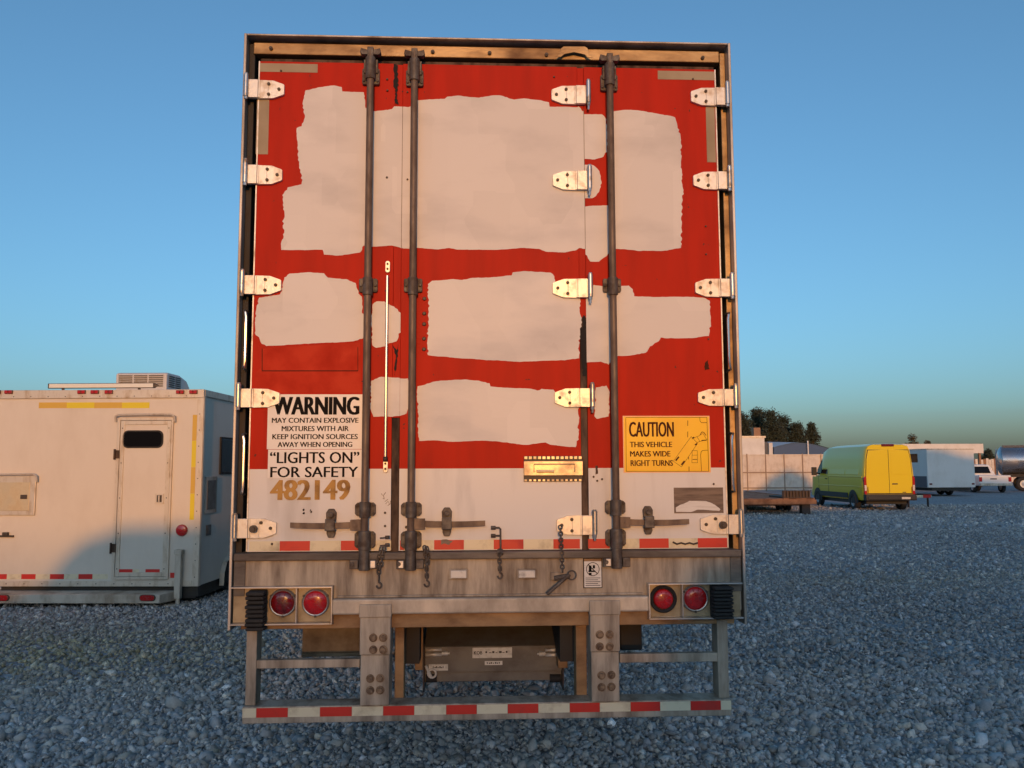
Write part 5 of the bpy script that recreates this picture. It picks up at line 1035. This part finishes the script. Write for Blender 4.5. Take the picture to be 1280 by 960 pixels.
# ------------------------------------------------------------------ white pickup
def pickup():
    c = yard(1243, 50.); T = thing('pickup_truck', 'white pickup truck parked beside the tanker', 'pickup', (c.x, c.y, 0), math.radians(-8)); hw_ = 1.0
    mb = MB(); mb.prism([(-hw_, .45), (hw_, .45), (hw_*1.0, .95), (hw_*.97, 1.12), (-hw_*.97, 1.12), (-hw_, .95)], 0, 2.0); mb.build('bed', 'car_white', T, .05, 3)
    mb = MB(); sec = [(2.02, 1.0), (2.15, 1.12), (2.5, 1.78), (3.5, 1.82), (4.2, 1.18), (5.5, 1.02), (5.6, .5), (2.02, .45)]
    n = len(sec); vs = [(-hw_*(.80 if z > 1.3 else 1), y, z) for y, z in sec]+[(hw_*(.80 if z > 1.3 else 1), y, z) for y, z in sec]
    mb.raw(vs, [tuple(range(n)), tuple(range(2*n-1, n-1, -1))]+[(k, (k+1) % n, n+(k+1) % n, n+k) for k in range(n)]); mb.build('cab', 'car_white', T, .05, 3)
    mb = MB(); mb.raw([(-.72, 2.20, 1.24), (.72, 2.20, 1.24), (.66, 2.42, 1.68), (-.66, 2.42, 1.68), (-.72, 2.17, 1.24), (.72, 2.17, 1.24), (.66, 2.39, 1.68), (-.66, 2.39, 1.68)], [(0, 3, 2, 1), (4, 5, 6, 7), (0, 1, 5, 4), (1, 2, 6, 5), (2, 3, 7, 6), (3, 0, 4, 7)]); mb.build('rear_window', 'glass_dark', T)
    for s in (-1, 1):
        mb = MB(); mb.box(s*.80, s*.985, -.02, .001, .72, 1.0); mb.build('tail_lamp', 'lens_red', T, .01)
        q = [(2.55, 1.2), (4.0, 1.2), (3.45, 1.72), (2.6, 1.72)]; mb = MB(); mb.raw([(s*(1.005-.19*min(1, (z-1.12)/.6)), y, z) for y, z in q]+[(s*.7, y, z) for y, z in q], [(0, 1, 2, 3), (7, 6, 5, 4)]+[(k, 4+k, 4+(k+1) % 4, (k+1) % 4) for k in range(4)]); mb.build('side_window', 'glass_dark', T)
        for y in (1.1, 4.6): wheel(T, (s*.88, y, .36), .36, .22)
    mb = MB(); mb.box(-.98, .98, -.14, -.001, .45, .62); mb.build('bumper', 'alu_dirty', T, .03)
    mb = MB(); mb.box(-.3, .1, -.012, -.0005, .86, .93); mb.build('tailgate_handle', 'van_black', T)
pickup()
# ------------------------------------------------------------------ tanker
def tanker():
    c = yard(1250, 54.); T = thing('tanker_trailer', 'polished steel tanker trailer standing next to the white pickup', 'tanker', (c.x, c.y, 0), math.radians(-28))
    R_ = .95; zc = 2.05; mb = MB(); mb.lathe([(.001, -.22), (R_*.5, -.17), (R_*.85, -.07), (R_, .06), (R_, 9.0), (R_*.8, 9.2), (.001, 9.3)], (0, 0, zc), 'x', 32); mb.build('tank', 'tank_steel', T)
    for x in (.1, 2.2, 4.4, 6.6, 8.8): mb = MB(); mb.ring((x, 0, zc), (1, 0, 0), R_+.01, .04, 32, 6); mb.build('band', 'tank_steel', T)
    mb = MB(); mb.box(.2, 9, -.18, .18, zc+R_-.02, zc+R_+.12); mb.build('catwalk', 'grey_dark', T); mb = MB(); mb.box(.1, 9, -.5, .5, .95, 1.16); mb.build('chassis', 'under_dark', T)
    for x in (1.3, 2.6):
        mb = MB(); mb.cyl((x, -1.0, .5), (x, 1.0, .5), .06, 8); mb.build('axle', 'under_dark', T)
        for y in (-.95, .95):
            w_ = wheel(T, (0, 0, 0), .5, .3); w_.rotation_euler = (0, 0, math.pi/2); w_.location = (x, y, .5)
    for y in (-.6, .6): mb = MB(); mb.box(7.2, 7.4, y-.07, y+.07, 0, .949); mb.build('landing_leg', 'under_dark', T)
    mb = MB(); mb.box(-.25, -.05, -.9, .9, .55, .80); mb.build('rear_bumper', 'alu_dirty', T, .02)
    for y in (-.75, .75): mb = MB(); mb.cyl((-.251, y, .68), (-.29, y, .68), .07, 12); mb.build('tail_lamp', 'lens_red', T)
    mb = MB(); mb.box(-.2, -.1, .35, .4, .801, zc+R_*.9); mb.box(-.2, -.1, .75, .8, .801, zc+R_*.7); mb.box(-.19, -.11, .401, .749, 1.2, 1.24); mb.box(-.19, -.11, .401, .749, 1.7, 1.74); mb.build('ladder', 'tank_steel', T)
tanker()
# ------------------------------------------------------------------ trees beyond the yard
def tree(px, ytop, D, wpx, label, lf='leaf', seed=1, palm=False, base=.25):
    c = yard(px, D); H = (582-ytop)/1000*(D)*1.0+1.8; Wd = wpx/1000*D; r = random.Random(seed); T = thing('tree', label, 'tree', (c.x, c.y, 0), group='trees beyond the fence')
    mb = MB(); tr = max(.12, H*.022); mb.tube([(0, 0, 0), (.05*H*r.uniform(-.4, .4), 0, H*.35), (.05*H*r.uniform(-.6, .6), 0, H*.7), (0, 0, H*.74)], tr, 7)
    clumps = []
    for k in range(70 if not palm else 16):
        t_ = r.uniform(base, 1.0); rad = Wd/2*(math.sin(math.pi*min(1, (t_-base)/(1-base)*.85+.18))**.7); an = r.uniform(0, 6.283); q = r.uniform(.25, .95)
        p = Vector((rad*q*math.cos(an), rad*q*math.sin(an), H*t_*.94)); clumps.append((p, Wd*r.uniform(.13, .24)))
        mb.tube([(0, 0, min(p.z*.8, H*.72)), p*.6+Vector((0, 0, p.z*.35)), p], tr*.22, 5)
    mb.build('trunk', 'bark', T)
    vs = []; fs = []
    for p, s in clumps:
        for j in range(130):
            d = Vector((r.gauss(0, 1), r.gauss(0, 1), r.gauss(0, .75))); d = d/max(.4, d.length)*s*r.uniform(.3, 1.15)*1.2; q = p+d; z = r.uniform(.14, .30)*max(.7, Wd/6)
            a = Vector((r.gauss(0, 1), r.gauss(0, 1), r.gauss(0, 1))).normalized(); b_ = a.orthogonal().normalized(); i = len(vs); vs += [q-a*z, q+b_*z*.5, q+a*z, q-b_*z*.5]; fs.append((i, i+1, i+2, i+3))
    mb = MB(); mb.raw(vs, fs); mb.build('crown', lf, T, fixn=False)
for i, (px, yt, D, w_, lab) in enumerate(((926, 514, 118, 44, 'dark evergreen tree with broad crown rising behind the flat-roofed building'), (948, 510, 122, 36, 'tall dark evergreen tree behind the brown rooftop vent'), (965, 512, 116, 38, 'bushy dark evergreen tree rising over the curved roof shed'),
        (980, 518, 120, 36, 'round-topped dark tree above the middle of the curved shed'), (997, 528, 118, 32, 'lower dark tree beside the slim conical one'), (1016, 528, 121, 22, 'slim conical dark tree standing at the end of the row'))):
    tree(px, yt, D, w_, lab, seed=i+3, base=.12)
tree(1142, 543, 105, 20, 'sparse brownish tree showing above the yellow van roof', 'leaf_light', 31, True, .45)
tree(1161, 548.5, 110, 14, 'small brownish tree showing above the open shed roof', 'leaf_light', 37, True, .45)
tree(1236, 563, 120, 16, 'small dark tree behind the tan timber fence', 'leaf', 41, False, .2)
